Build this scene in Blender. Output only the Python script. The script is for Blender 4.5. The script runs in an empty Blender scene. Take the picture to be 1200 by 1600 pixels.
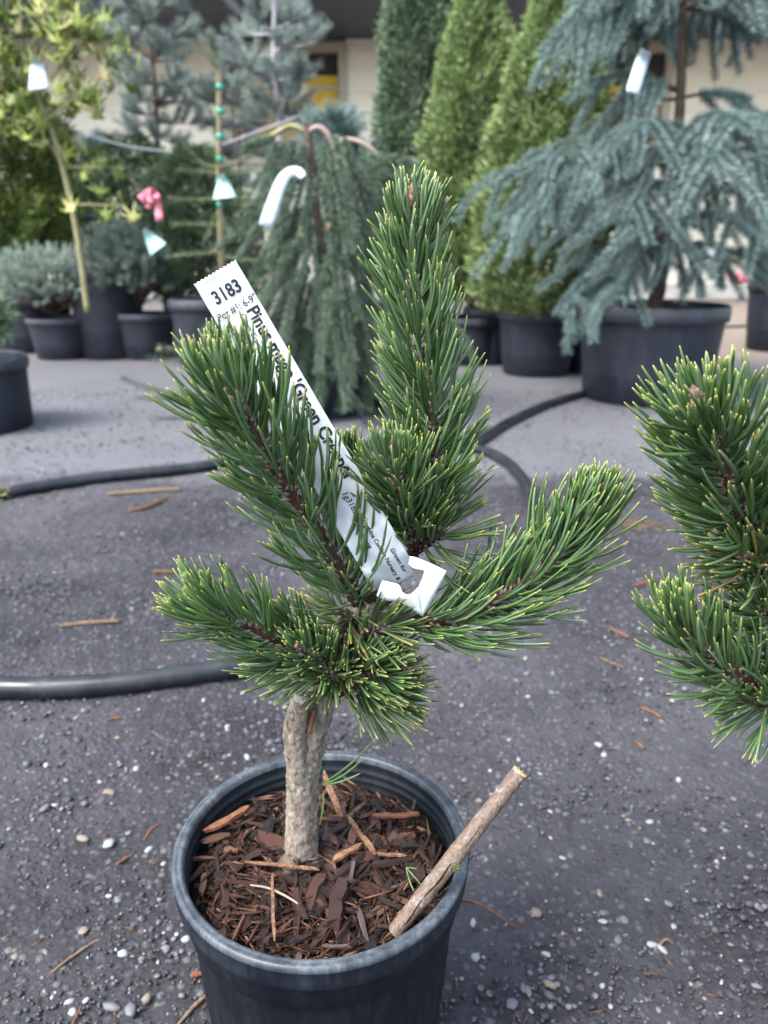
import bpy, math, random
import numpy as np
from mathutils import Vector, Matrix, noise
from mathutils.geometry import tessellate_polygon

random.seed(7)
RNG = np.random.default_rng(11)
R = math.radians
scene = bpy.context.scene
COL = scene.collection

# ------------------------------------------------------------------ camera, sky, sun, exposure
CAM_H, PITCH, FPX = 0.485, R(19.0), 1202.0
cam_d = bpy.data.cameras.new('camera')
cam_d.sensor_fit = 'VERTICAL'
cam_d.sensor_height = 34.6
cam_d.lens = 34.6 * FPX / 1600.0
cam_d.clip_start, cam_d.clip_end = 0.01, 400.0
cam_d.dof.use_dof = True
cam_d.dof.focus_distance = 0.372
cam_d.dof.aperture_fstop = 9.5
cam = bpy.data.objects.new('camera', cam_d)
cam.location = (0, 0, CAM_H)
cam.rotation_euler = (R(90) - PITCH, 0, 0)
COL.objects.link(cam)
scene.camera = cam

SUN_ELEV, SUN_AZ = R(55), R(-125)          # azimuth measured from +Y towards +X
world = bpy.data.worlds.new('World')
scene.world = world
world.use_nodes = True
wn = world.node_tree
wn.nodes.clear()
sky = wn.nodes.new('ShaderNodeTexSky')
sky.sky_type = 'NISHITA'
sky.sun_disc = False
sky.sun_elevation = SUN_ELEV
sky.sun_rotation = SUN_AZ
sky.air_density, sky.dust_density, sky.ozone_density = 1.0, 3.0, 1.0
hs = wn.nodes.new('ShaderNodeHueSaturation')
hs.inputs['Saturation'].default_value = 0.72
bg = wn.nodes.new('ShaderNodeBackground')
bg.inputs['Strength'].default_value = 0.15
wo = wn.nodes.new('ShaderNodeOutputWorld')
wn.links.new(sky.outputs[0], hs.inputs['Color'])
wn.links.new(hs.outputs[0], bg.inputs[0])
wn.links.new(bg.outputs[0], wo.inputs[0])

sun_d = bpy.data.lights.new('sun', 'SUN')
sun_d.energy = 1.5
sun_d.angle = R(24)
sun_d.color = (1.0, 0.975, 0.94)
sun = bpy.data.objects.new('sun', sun_d)
sd = Vector((math.sin(SUN_AZ) * math.cos(SUN_ELEV), math.cos(SUN_AZ) * math.cos(SUN_ELEV), math.sin(SUN_ELEV)))
sun.rotation_euler = sd.to_track_quat('Z', 'Y').to_euler()
sun.location = (-3, -2, 6)
COL.objects.link(sun)

scene.view_settings.view_transform = 'Standard'
scene.view_settings.look = 'None'
scene.view_settings.exposure = 2.45
scene.view_settings.gamma = 1.0
scene.view_settings.use_curve_mapping = False
scene.cycles.use_denoising = True
scene.cycles.max_bounces = 6
scene.cycles.diffuse_bounces = 3
scene.cycles.glossy_bounces = 2
scene.cycles.transparent_max_bounces = 4

# ------------------------------------------------------------------ helpers
CP, SP = math.cos(PITCH), math.sin(PITCH)


def ray(px, py):
    a, b = (px - 600) / FPX, (800 - py) / FPX
    return Vector((a, CP + b * SP, -SP + b * CP))


def P(px, py, Y):
    d = ray(px, py)
    return Vector((d.x * Y / d.y, Y, CAM_H + d.z * Y / d.y))


def G(px, py, z=0.0):
    d = ray(px, py)
    k = (z - CAM_H) / d.z
    return Vector((d.x * k, d.y * k, z))


def tag(o, label=None, cat=None, group=None, kind=None):
    if label: o['label'] = label
    if cat: o['category'] = cat
    if group: o['group'] = group
    if kind: o['kind'] = kind
    return o


def empty(name, loc=(0, 0, 0), label=None, cat=None, group=None):
    o = bpy.data.objects.new(name, None)
    o.location = loc
    o.empty_display_size = 0.02
    COL.objects.link(o)
    return tag(o, label, cat, group)


def link(name, me, mat=None, parent=None):
    o = bpy.data.objects.new(name, me)
    if mat is not None and len(me.materials) == 0:
        me.materials.append(mat)
    COL.objects.link(o)
    if parent is not None:
        o.parent = parent
        q, off = parent, Vector((0, 0, 0))
        while q is not None:            # parents are never rotated: keep world coordinates
            off += q.location
            q = q.parent
        o.location = -off
    return o


class MB:
    """collects vertices, quads, triangles and per-vertex floats, then builds one mesh"""
    def __init__(s):
        s.V, s.Q, s.T, s.A, s.n = [], [], [], {}, 0

    def add(s, V, Q=None, T=None, **attrs):
        V = np.asarray(V, dtype=np.float64).reshape(-1, 3)
        if Q is not None and len(Q): s.Q.append(np.asarray(Q, dtype=np.int64).reshape(-1, 4) + s.n)
        if T is not None and len(T): s.T.append(np.asarray(T, dtype=np.int64).reshape(-1, 3) + s.n)
        for k in set(list(s.A) + list(attrs)):
            if k not in s.A: s.A[k] = [np.zeros(s.n)] if s.n else []
            a = attrs.get(k)
            a = np.zeros(len(V)) if a is None else np.broadcast_to(np.asarray(a, dtype=np.float64), (len(V),))
            s.A[k].append(a)
        s.V.append(V)
        s.n += len(V)
        return s

    def mesh(s, name, smooth=True):
        V = np.concatenate(s.V)
        Q = np.concatenate(s.Q) if s.Q else np.zeros((0, 4), int)
        T = np.concatenate(s.T) if s.T else np.zeros((0, 3), int)
        me = bpy.data.meshes.new(name)
        me.vertices.add(len(V))
        me.vertices.foreach_set('co', V.astype(np.float32).ravel())
        nl = len(Q) * 4 + len(T) * 3
        me.loops.add(nl)
        me.loops.foreach_set('vertex_index', np.concatenate([Q.ravel(), T.ravel()]).astype(np.int32))
        me.polygons.add(len(Q) + len(T))
        ls = np.concatenate([np.arange(len(Q)) * 4, len(Q) * 4 + np.arange(len(T)) * 3]).astype(np.int32)
        me.polygons.foreach_set('loop_start', ls)
        me.polygons.foreach_set('use_smooth', np.full(len(Q) + len(T), smooth))
        for k, a in s.A.items():
            at = me.attributes.new(k, 'FLOAT', 'POINT')
            at.data.foreach_set('value', np.concatenate(a).astype(np.float32))
        me.update(calc_edges=True)
        me.validate()
        return me

    def build(s, name, mat, parent=None, smooth=True):
        return link(name, s.mesh(name, smooth), mat, parent)


def unit(a):
    return a / np.maximum(np.linalg.norm(a, axis=-1, keepdims=True), 1e-9)


def frames(D):
    ref = np.where(np.abs(D[:, 2:3]) < 0.9, np.array([[0, 0, 1.0]]), np.array([[1.0, 0, 0]]))
    u = unit(np.cross(D, ref))
    return u, np.cross(u, D)


def qtubes(mb, P0, A, B, rad, ts, rprof, sides=4, rot=None, flat=0.0, nr=None):
    """many tubes along P0 + A t + B t^2 with a shared radius profile; closed tip"""
    P0, A, B = (np.asarray(x, float).reshape(-1, 3) for x in (P0, A, B))
    N, K = len(P0), len(ts)
    rad = np.broadcast_to(np.asarray(rad, float), (N,))
    ts, rprof = np.asarray(ts), np.asarray(rprof)
    C = P0[:, None] + A[:, None] * ts[None, :, None] + B[:, None] * (ts ** 2)[None, :, None]
    u, v = frames(unit(A + B))
    if rot is None: rot = np.zeros(N)
    cr, sr = np.cos(rot)[:, None], np.sin(rot)[:, None]
    u, v = u * cr + v * sr, v * cr - u * sr
    ang = np.arange(sides) * 2 * math.pi / sides
    ca, sa = np.cos(ang), np.sin(ang) * (1 - flat)
    off = u[:, None, :] * ca[None, :, None] + v[:, None, :] * sa[None, :, None]
    V = C[:, :, None, :] + off[:, None, :, :] * (rad[:, None] * rprof[None, :])[:, :, None, None]
    idx = np.arange(N * K * sides).reshape(N, K, sides)
    nxt = np.roll(idx, -1, axis=2)
    Q = np.stack([idx[:, :-1], nxt[:, :-1], nxt[:, 1:], idx[:, 1:]], -1).reshape(-1, 4)
    T = None
    if sides == 4:
        Q = np.concatenate([Q, idx[:, -1, :].reshape(-1, 4)])
    else:
        T = np.stack([np.repeat(idx[:, -1, 0:1], sides - 2, 1), idx[:, -1, 1:-1], idx[:, -1, 2:]], -1).reshape(-1, 3)
    tt = np.broadcast_to(ts[None, :, None], (N, K, sides)).ravel()
    if nr is None: nr = RNG.random(N)
    rr = np.broadcast_to(np.asarray(nr)[:, None, None], (N, K, sides)).ravel()
    ss = np.broadcast_to((np.sin(ang) > 0.3).astype(float)[None, None, :], (N, K, sides)).ravel()
    mb.add(V, Q, T, nt=tt, nr=rr, ns=ss)


def spikes(mb, B, D, L, rad, nr=None):
    """many thin three-sided leaflets: widest a third of the way up, pointed at the end"""
    B, D = np.asarray(B, float), unit(np.asarray(D, float))
    N = len(B)
    L = np.broadcast_to(np.asarray(L, float), (N,))
    rad = np.broadcast_to(np.asarray(rad, float), (N,))
    u, v = frames(D)
    rot = RNG.random(N) * 6.28
    u, v = u * np.cos(rot)[:, None] + v * np.sin(rot)[:, None], v * np.cos(rot)[:, None] - u * np.sin(rot)[:, None]
    M = B + D * (L * 0.35)[:, None]
    V = np.stack([B, M + u * rad[:, None], M + (-0.5 * u + 0.866 * v) * rad[:, None],
                  M + (-0.5 * u - 0.866 * v) * rad[:, None], B + D * L[:, None]], 1)
    b = np.arange(N)[:, None] * 5
    T = np.concatenate([b + np.array([[1, 2, 4]]), b + np.array([[2, 3, 4]]), b + np.array([[3, 1, 4]]),
                        b + np.array([[0, 2, 1]]), b + np.array([[0, 3, 2]]), b + np.array([[0, 1, 3]])])
    if nr is None: nr = RNG.random(N)
    mb.add(V, None, T, nt=np.tile(np.array([0, .35, .35, .35, 1.0]), N), nr=np.repeat(nr, 5))


def catmull(pts, n):
    pts = np.array([list(p) for p in pts], float)
    if len(pts) == 2:
        return pts[0] + (pts[1] - pts[0]) * np.linspace(0, 1, n)[:, None]
    p = np.concatenate([[2 * pts[0] - pts[1]], pts, [2 * pts[-1] - pts[-2]]])
    m = len(pts) - 1
    out = []
    for x in np.linspace(0, m - 1e-6, n):
        i = int(x); t = x - i
        a, b, c, d = p[i], p[i + 1], p[i + 2], p[i + 3]
        out.append(0.5 * ((2 * b) + (c - a) * t + (2 * a - 5 * b + 4 * c - d) * t * t + (3 * b - a - 3 * c + d) * t ** 3))
    return np.array(out)


def tube(mb, pts, radii, sides=10, n=None, rough=0.0, freq=200.0, seed=0.0, cap=True):
    n = n or len(pts) * 6
    C = catmull(pts, n)
    rr = np.interp(np.linspace(0, 1, n), np.linspace(0, 1, len(radii)), radii)
    Tn = unit(np.gradient(C, axis=0))
    u = None
    V = []
    for i in range(n):
        if u is None:
            u = frames(Tn[i:i + 1])[0][0]
        u = u - Tn[i] * np.dot(u, Tn[i]); u = u / np.linalg.norm(u)
        w = np.cross(Tn[i], u)
        for k in range(sides):
            a = 2 * math.pi * k / sides
            o = u * math.cos(a) + w * math.sin(a)
            r = rr[i]
            if rough:
                q = (C[i] + o * r) * freq
                r *= 1 + rough * noise.noise(Vector((q[0] + seed, q[1], q[2]))) + rough * 0.6 * noise.noise(Vector((q[0] * 2.7, q[1] * 2.7 + seed, q[2] * 2.7)))
            V.append(C[i] + o * r)
    idx = np.arange(n * sides).reshape(n, sides)
    nx = np.roll(idx, -1, 1)
    Q = np.stack([idx[:-1], nx[:-1], nx[1:], idx[1:]], -1).reshape(-1, 4)
    T = []
    if cap:
        V += [C[0], C[-1]]
        c0, c1 = n * sides, n * sides + 1
        T = [[c0, nx[0, k], idx[0, k]] for k in range(sides)] + [[c1, idx[-1, k], nx[-1, k]] for k in range(sides)]
    mb.add(np.array(V), Q, T)


def lathe(mb, prof, c, sides=64):
    """prof: (radius, z) pairs"""
    a = np.arange(sides) * 2 * math.pi / sides
    V = np.array([[c[0] + r * math.cos(t), c[1] + r * math.sin(t), c[2] + z] for r, z in prof for t in a])
    idx = np.arange(len(prof) * sides).reshape(len(prof), sides)
    nx = np.roll(idx, -1, 1)
    mb.add(V, np.stack([idx[:-1], nx[:-1], nx[1:], idx[1:]], -1).reshape(-1, 4))


BOXQ = [[0, 3, 2, 1], [4, 5, 6, 7], [0, 1, 5, 4], [1, 2, 6, 5], [2, 3, 7, 6], [3, 0, 4, 7]]


def box(mb, a, b):
    (x0, y0, z0), (x1, y1, z1) = a, b
    mb.add([(x0, y0, z0), (x1, y0, z0), (x1, y1, z0), (x0, y1, z0), (x0, y0, z1), (x1, y0, z1), (x1, y1, z1), (x0, y1, z1)], BOXQ)


def plate(mb, grid, thick, nrm):
    """grid: (n,m,3) sheet given a thickness along nrm"""
    g = np.asarray(grid, float)
    n, m, _ = g.shape
    nr_ = np.asarray(nrm, float); nr_ = nr_ / np.linalg.norm(nr_)
    V = np.concatenate([g.reshape(-1, 3) + nr_ * thick / 2, g.reshape(-1, 3) - nr_ * thick / 2])
    i = np.arange(n * m).reshape(n, m)
    f = np.stack([i[:-1, :-1], i[1:, :-1], i[1:, 1:], i[:-1, 1:]], -1).reshape(-1, 4)
    Q = [f, f[:, ::-1] + n * m]
    edge = np.concatenate([i[0, :], i[1:, -1], i[-1, -2::-1], i[-2:0:-1, 0]])
    e2 = np.roll(edge, -1)
    Q.append(np.stack([edge, e2, e2 + n * m, edge + n * m], -1))
    mb.add(V, np.concatenate(Q))


# ------------------------------------------------------------------ materials
class NT:
    def __init__(s, name):
        s.m = bpy.data.materials.new(name)
        s.m.use_nodes = True
        s.t = s.m.node_tree
        s.b = s.t.nodes['Principled BSDF']

    def n(s, typ, **kw):
        x = s.t.nodes.new('ShaderNode' + typ)
        for k, v in kw.items():
            if k in x.inputs: x.inputs[k].default_value = v
            else: setattr(x, k, v)
        return x

    def l(s, a, b): s.t.links.new(a, b)

    def coord(s, scale=1.0, kind='Object'):
        tc = s.n('TexCoord'); mp = s.n('Mapping')
        mp.inputs['Scale'].default_value = scale if hasattr(scale, '__len__') else (scale,) * 3
        s.l(tc.outputs[kind], mp.inputs[0])
        return mp.outputs[0]

    def noise(s, scale, detail=4, rough=.6, vec=None):
        x = s.n('TexNoise', Scale=scale, Detail=detail, Roughness=rough)
        s.l(vec if vec is not None else s.coord(), x.inputs['Vector'])
        return x.outputs['Fac']

    def voro(s, scale, feature='F1', vec=None, out='Distance'):
        x = s.n('TexVoronoi', Scale=scale); x.feature = feature
        s.l(vec if vec is not None else s.coord(), x.inputs['Vector'])
        return x.outputs[out]

    def ramp(s, fac, stops):
        x = s.n('ValToRGB')
        e = x.color_ramp.elements
        while len(e) < len(stops): e.new(0.5)
        for el, (p, c) in zip(e, stops):
            el.position = p
            el.color = (c if hasattr(c, '__len__') else (c, c, c)) + ((1,) if not hasattr(c, '__len__') or len(c) == 3 else ())
        s.l(fac, x.inputs[0])
        return x.outputs[0]

    def mix(s, fac, a, b, mode='MIX'):
        x = s.n('Mix'); x.data_type = 'RGBA'; x.blend_type = mode
        for v, i in ((fac, 0), (a, 6), (b, 7)):
            if hasattr(v, 'is_output'): s.l(v, x.inputs[i])
            else: x.inputs[i].default_value = v if i == 0 else tuple(v) + (1,)
        return x.outputs[2]

    def attr(s, name):
        x = s.n('Attribute'); x.attribute_name = name
        return x.outputs['Fac']

    def math(s, op, a, b=0.0):
        x = s.n('Math'); x.operation = op
        for v, i in ((a, 0), (b, 1)):
            if hasattr(v, 'is_output'): s.l(v, x.inputs[i])
            else: x.inputs[i].default_value = v
        return x.outputs[0]

    def objrand(s):
        return s.n('ObjectInfo').outputs['Random']

    def set(s, color=None, rough=None, spec=None, bump=None, bstr=.3, bdist=.002):
        if color is not None:
            if hasattr(color, 'is_output'): s.l(color, s.b.inputs['Base Color'])
            else: s.b.inputs['Base Color'].default_value = tuple(color) + (1,)
        if rough is not None:
            if hasattr(rough, 'is_output'): s.l(rough, s.b.inputs['Roughness'])
            else: s.b.inputs['Roughness'].default_value = rough
        if spec is not None: s.b.inputs['Specular IOR Level'].default_value = spec
        if bump is not None:
            x = s.n('Bump'); x.inputs['Strength'].default_value = bstr; x.inputs['Distance'].default_value = bdist
            s.l(bump, x.inputs['Height']); s.l(x.outputs[0], s.b.inputs['Normal'])
        return s.m


def m_plain(name, c, rough=.6, spec=.4, var=.25, scale=30):
    t = NT(name)
    n = t.noise(scale, 5)
    lo = tuple(x * (1 - var) for x in c); hi = tuple(min(1, x * (1 + var)) for x in c)
    return t.set(t.ramp(n, [(.3, lo), (.7, hi)]), rough, spec)


def m_needle(name, dark, light, tip, stripe=None, old=None, spec=.35, rough=.38):
    t = NT(name)
    nt_, nr_, ns_ = t.attr('nt'), t.attr('nr'), t.attr('ns')
    c = t.mix(nr_, dark, light)
    if stripe: c = t.mix(t.math('MULTIPLY', ns_, .55), c, stripe)
    if old:
        c = t.mix(t.ramp(nr_, [(.90, 0.0), (.97, .8)]), c, old)
    c = t.mix(t.ramp(nt_, [(.89, 0.0), (.97, .35), (1.0, 1.0)]), c, tip)
    c = t.mix(t.ramp(nt_, [(0.0, .6), (.16, 0.0)]), c, (.16, .19, .06))
    return t.set(c, rough, spec)


def m_leafy(name, dark, light, tip, rough=.55, spec=.25):
    t = NT(name)
    c = t.mix(t.attr('nr'), dark, light)
    c = t.mix(t.ramp(t.attr('nt'), [(.3, 0.0), (1.0, .75)]), c, tip)
    return t.set(c, rough, spec)


def m_bark(name, cols, scale=400, bstr=.8, bd=.0012, rough=.85, zs=.35):
    t = NT(name)
    v = t.coord((1, 1, zs))
    n1 = t.noise(scale * .35, 6, .65, v)
    n2 = t.noise(scale, 5, .7, v)
    c = t.ramp(n1, [(.28, cols[0]), (.5, cols[1]), (.72, cols[2])])
    c = t.mix(t.ramp(n2, [(.35, .75), (.5, 0.0)]), c, tuple(x * .3 for x in cols[0]))
    return t.set(c, rough, .2, t.mix(.5, n1, n2), bstr, bd)


def m_pot(name, c=(.0024, .0038, .0070), scuff=(.040, .048, .060), amt=.40, rough=.40, spec=.28):
    t = NT(name)
    v = t.coord((1, 1, .35))
    n1 = t.noise(22, 6, .7, v)
    n2 = t.noise(260, 4, .7, t.coord((1, 1, .2)))
    k = t.math('MULTIPLY', t.ramp(n1, [(.42, 0.0), (.75, 1.0)]), t.ramp(n2, [(.35, .1), (.7, 1.0)]))
    col = t.mix(t.math('MULTIPLY', k, amt), c, scuff)
    return t.set(col, t.ramp(n1, [(.3, rough - .08), (.7, rough + .2)]), spec, n2, .12, .0006)


M = {}
M['needle'] = m_needle('pine_needle', (.018, .048, .013), (.060, .112, .030), (.30, .30, .07), (.105, .165, .090), (.20, .14, .02))
M['needle_low'] = m_needle('pine_needle_low', (.018, .044, .012), (.060, .092, .024), (.30, .23, .07), (.085, .125, .06), (.22, .125, .025))
M['sheath'] = m_plain('needle_sheath', (.14, .12, .105), .8, .2, .5, 600)
M['stem'] = m_bark('shoot_stem', ((.012, .007, .004), (.036, .018, .010), (.085, .05, .03)), 900, .8, .0006)
M['bark'] = m_bark('trunk_bark', ((.055, .043, .032), (.155, .132, .105), (.28, .255, .215)), 520, 1.0, .0016)
M['root'] = m_bark('root_bark', ((.03, .022, .015), (.08, .06, .042), (.16, .13, .10)), 500, .9, .0012)
M['cut'] = m_plain('cut_wood', (.24, .23, .21), .8, .2, .25, 500)
M['bud'] = m_bark('bud_scale', ((.06, .027, .024), (.15, .08, .07), (.26, .19, .17)), 1500, .8, .0008)
M['pot'] = m_pot('pot_plastic', spec=.15)
M['rim'] = m_pot('pot_rim_plastic', (.016, .021, .027), (.17, .20, .225), .85, .38)  # pale top lip: wear plus sky reflection put into the colour
M['potfar'] = m_pot('far_pot_plastic', (.008, .011, .018), (.040, .046, .062), .6, .5)
M['soil'] = m_plain('soil', (.008, .005, .004), .95, .1, .6, 160)


def m_chip():
    t = NT('bark_chip')
    r = t.objrand()
    c = t.ramp(r, [(0.0, (.007, .005, .004)), (.25, (.022, .011, .009)), (.5, (.055, .021, .014)), (.72, (.115, .045, .026)), (.88, (.20, .105, .06)), (.95, (.12, .10, .095)), (1.0, (.07, .035, .03))])
    v = t.coord((6, 40, 40))
    n = t.noise(14, 5, .7, v)
    c = t.mix(t.ramp(n, [(.35, .75), (.6, 0.0)]), c, (.007, .004, .0035))
    return t.set(c, .66, .35, n, .9, .0015)


M['chip'] = m_chip()
t = NT('mulch_fines')
M['fines'] = t.set(t.ramp(t.attr('nr'), [(0, (.006, .004, .003)), (.5, (.018, .009, .006)), (.85, (.06, .027, .017)), (1, (.15, .085, .05))]), .85, .2)


def m_bamboo():
    t = NT('weathered_cane')
    v = t.coord((1, 1, 1), 'Generated')
    n = t.noise(5, 6, .7, t.coord((8, 8, 1.5), 'Generated'))
    n2 = t.noise(160, 4, .7)
    c = t.ramp(n, [(.25, (.035, .020, .014)), (.45, (.072, .047, .034)), (.62, (.12, .092, .072)), (.8, (.20, .18, .165))])
    c = t.mix(t.ramp(n2, [(.55, 0.0), (.72, .55)]), c, (.30, .29, .29))
    c = t.mix(t.ramp(n2, [(.28, .6), (.38, 0.0)]), c, (.025, .018, .013))
    return t.set(c, .62, .35, n2, .3, .0006)


M['cane'] = m_bamboo()
M['crack'] = m_plain('cane_split', (.008, .006, .005), .9, .1)
M['cutcane'] = m_plain('cane_cut_end', (.30, .215, .12), .8, .2, .3, 900)
M['lichen'] = m_plain('lichen', (.13, .145, .05), .9, .1, .3, 900)
M['hose'] = m_pot('hose_plastic', (.008, .010, .013), (.05, .058, .07), .6, .30)
M['twig'] = m_plain('dry_twig', (.11, .045, .025), .8, .2, .4, 300)
M['splint'] = m_bark('splinter_wood', ((.04, .02, .012), (.13, .07, .04), (.22, .13, .075)), 700, .6, .0008)
M['straw'] = m_plain('straw', (.115, .080, .050), .8, .2, .4, 300)
M['debris'] = m_plain('bark_debris', (.085, .045, .026), .85, .2, .5, 200)
M['paper'] = m_plain('white_plastic', (.41, .45, .47), .45, .4, .03, 60)
M['tag_far'] = m_plain('far_white_plastic', (.30, .36, .39), .5, .4, .12, 25)
M['teal_tag'] = m_plain('pale_teal_plastic', (.24, .40, .37), .45, .4, .1, 60)
M['ink'] = m_plain('black_ink', (.012, .012, .013), .6, .3, .1, 60)
M['cream'] = m_plain('cream_stem', (.17, .14, .10), .7, .3, .2, 200)
M['teal'] = m_plain('teal_tie', (.015, .24, .16), .5, .4, .2, 60)
M['pink'] = m_plain('pink_ribbon', (.60, .20, .25), .6, .3, .2, 60)
M['wire'] = m_plain('pale_wire', (.30, .33, .37), .4, .5, .1)
M['stuffstone'] = None


def m_stone(name, attr=False):
    t = NT(name)
    r = t.attr('nr') if attr else t.objrand()
    c = t.ramp(r, [(0, (.007, .007, .009)), (.30, (.018, .018, .022)), (.60, (.042, .043, .052)), (.84, (.085, .088, .10)), (.94, (.15, .145, .14)), (.985, (.27, .27, .28)), (1, (.13, .08, .06))])
    n = t.noise(420, 4, .65)
    c = t.mix(t.ramp(n, [(.35, .55), (.6, 0.0)]), c, (.022, .022, .025))
    return t.set(c, .62, .4, n, .4, .0008)


M['stones'] = m_stone('aggregate_stone', True)
for q_, c_ in enumerate(((.185, .19, .20), (.080, .083, .094), (.016, .017, .021), (.115, .095, .075))):
    M['pebble%d' % q_] = m_plain('pebble_stone', c_, .65, .35, .45, 350)


def m_asphalt():
    t = NT('asphalt')
    v = t.coord()
    big = t.noise(1.6, 5, .6, v)
    mid = t.noise(14, 5, .65, v)
    fine = t.noise(330, 5, .75, v)
    cell = t.n('TexVoronoi', Scale=150.0); t.l(v, cell.inputs['Vector'])
    sep = t.n('SeparateColor'); t.l(cell.outputs['Color'], sep.inputs[0])
    base = t.ramp(fine, [(.3, (.003, .003, .004)), (.5, (.011, .011, .013)), (.72, (.034, .034, .038))])
    # scattered pale aggregate, only some of the cells
    st = t.math('MULTIPLY', t.ramp(sep.outputs[0], [(.42, 0.0), (.47, 1.0)]), t.ramp(cell.outputs['Distance'], [(.30, 1.0), (.46, 0.0)]))
    stc = t.ramp(sep.outputs[1], [(0, (.022, .022, .026)), (.6, (.050, .051, .060)), (.9, (.095, .097, .11)), (1, (.14, .12, .10))])
    c = t.mix(st, base, stc)
    c = t.mix(t.ramp(mid, [(.38, .55), (.62, 0.0)]), c, t.mix(.5, c, (.02, .02, .024)))
    c = t.mix(t.ramp(big, [(.40, 0.0), (.60, .7)]), c, (.056, .056, .063))
    # older, paler surfacing further back, grazing sky reflection put into its tone, and a strip of straw and tan grit by the building
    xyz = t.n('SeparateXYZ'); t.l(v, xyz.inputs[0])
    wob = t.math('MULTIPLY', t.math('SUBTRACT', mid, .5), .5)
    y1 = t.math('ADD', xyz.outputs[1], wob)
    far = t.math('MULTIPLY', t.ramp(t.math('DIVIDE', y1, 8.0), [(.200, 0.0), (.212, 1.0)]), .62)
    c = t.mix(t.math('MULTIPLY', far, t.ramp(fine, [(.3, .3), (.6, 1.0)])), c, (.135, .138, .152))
    tan = t.math('MULTIPLY', t.ramp(t.math('DIVIDE', y1, 8.0), [(.40, 0.0), (.47, 1.0)]), .85)
    tan = t.math('MULTIPLY', tan, t.ramp(mid, [(.3, .5), (.6, 1.0)]))
    tan = t.math('MULTIPLY', tan, t.ramp(t.math('DIVIDE', t.math('ADD', xyz.outputs[0], wob), 4.0), [(.22, 0.25), (.32, 1.0)]))
    c = t.mix(tan, c, (.17, .135, .10))
    pat = t.ramp(t.noise(5.5, 6, .7, t.coord((1, 1.6, 1))), [(.60, 0.0), (.72, .5)])
    pat = t.math('MULTIPLY', pat, t.ramp(t.math('DIVIDE', y1, 8.0), [(.11, 0.0), (.17, 1.0)]))
    c = t.mix(pat, c, (.085, .062, .045))
    h = t.mix(.5, fine, t.ramp(cell.outputs['Distance'], [(0, 1.0), (.6, 0.0)]))
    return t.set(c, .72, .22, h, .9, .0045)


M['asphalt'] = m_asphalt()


# ------------------------------------------------------------------ ground
def build_ground():
    def axis(lo, f0, f1, hi, step):
        a = np.arange(f0, f1 + 1e-9, step)
        def out(d):
            xs, x, s = [], 0, step
            while x < d:
                s *= 1.35; x += s; xs.append(min(x, d))
            return np.array(xs)
        return np.concatenate([(f0 - out(f0 - lo))[::-1], a, f1 + out(hi - f1)])
    xs = axis(-60, -0.75, 0.9, 60, .006)
    ys = axis(-30, 0.2, 1.5, 90, .006)
    X, Y = np.meshgrid(xs, ys, indexing='ij')
    Z = np.zeros_like(X)
    m = (X > -.8) & (X < .95) & (Y > .15) & (Y < 1.6)
    ii = np.argwhere(m)
    for i, j in ii:
        x, y = X[i, j], Y[i, j]
        Z[i, j] = 0.0030 * noise.noise(Vector((x * 60, y * 60, 0))) + .0030 * noise.noise(Vector((x * 150, y * 150, 3))) + .003 * noise.noise(Vector((x * 9, y * 9, 7)))
    V = np.stack([X, Y, Z], -1).reshape(-1, 3)
    idx = np.arange(len(V)).reshape(X.shape)
    Q = np.stack([idx[:-1, :-1], idx[1:, :-1], idx[1:, 1:], idx[:-1, 1:]], -1).reshape(-1, 4)
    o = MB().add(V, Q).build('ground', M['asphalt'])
    tag(o, 'dark grey worn asphalt of the nursery yard', 'ground', kind='structure')


build_ground()

# ------------------------------------------------------------------ building at the back
WALL_Y = 8.0


def m_siding():
    t = NT('siding_paint')
    n = t.noise(3, 4, .6, t.coord((1, 1, 4)))
    return t.set(t.ramp(n, [(.3, (.60, .56, .45)), (.7, (.68, .63, .52))]), .7, .3)


M['siding'] = m_siding()
M['soffit'] = m_plain('soffit_paint', (.05, .056, .068), .7, .3, .15, 4)
M['trim'] = m_plain('window_trim', (.30, .27, .21), .6, .3, .1, 4)
M['gutter'] = m_plain('gutter_metal', (.30, .28, .26), .5, .4, .1, 4)
M['yellow'] = m_plain('yellow_board', (.42, .27, .02), .6, .3, .25, 12)
M['tanboard'] = m_plain('tan_board', (.27, .19, .10), .7, .3, .2, 8)
M['concrete'] = m_plain('concrete', (.42, .40, .35), .85, .2, .15, 8)
t = NT('window_glass')
M['glass'] = t.set((.02, .022, .025), .08, .5)
t.b.inputs['Transmission Weight'].default_value = .6
t = NT('window_dark')
M['dark'] = t.set((.03, .027, .025), .8, .2)


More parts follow.
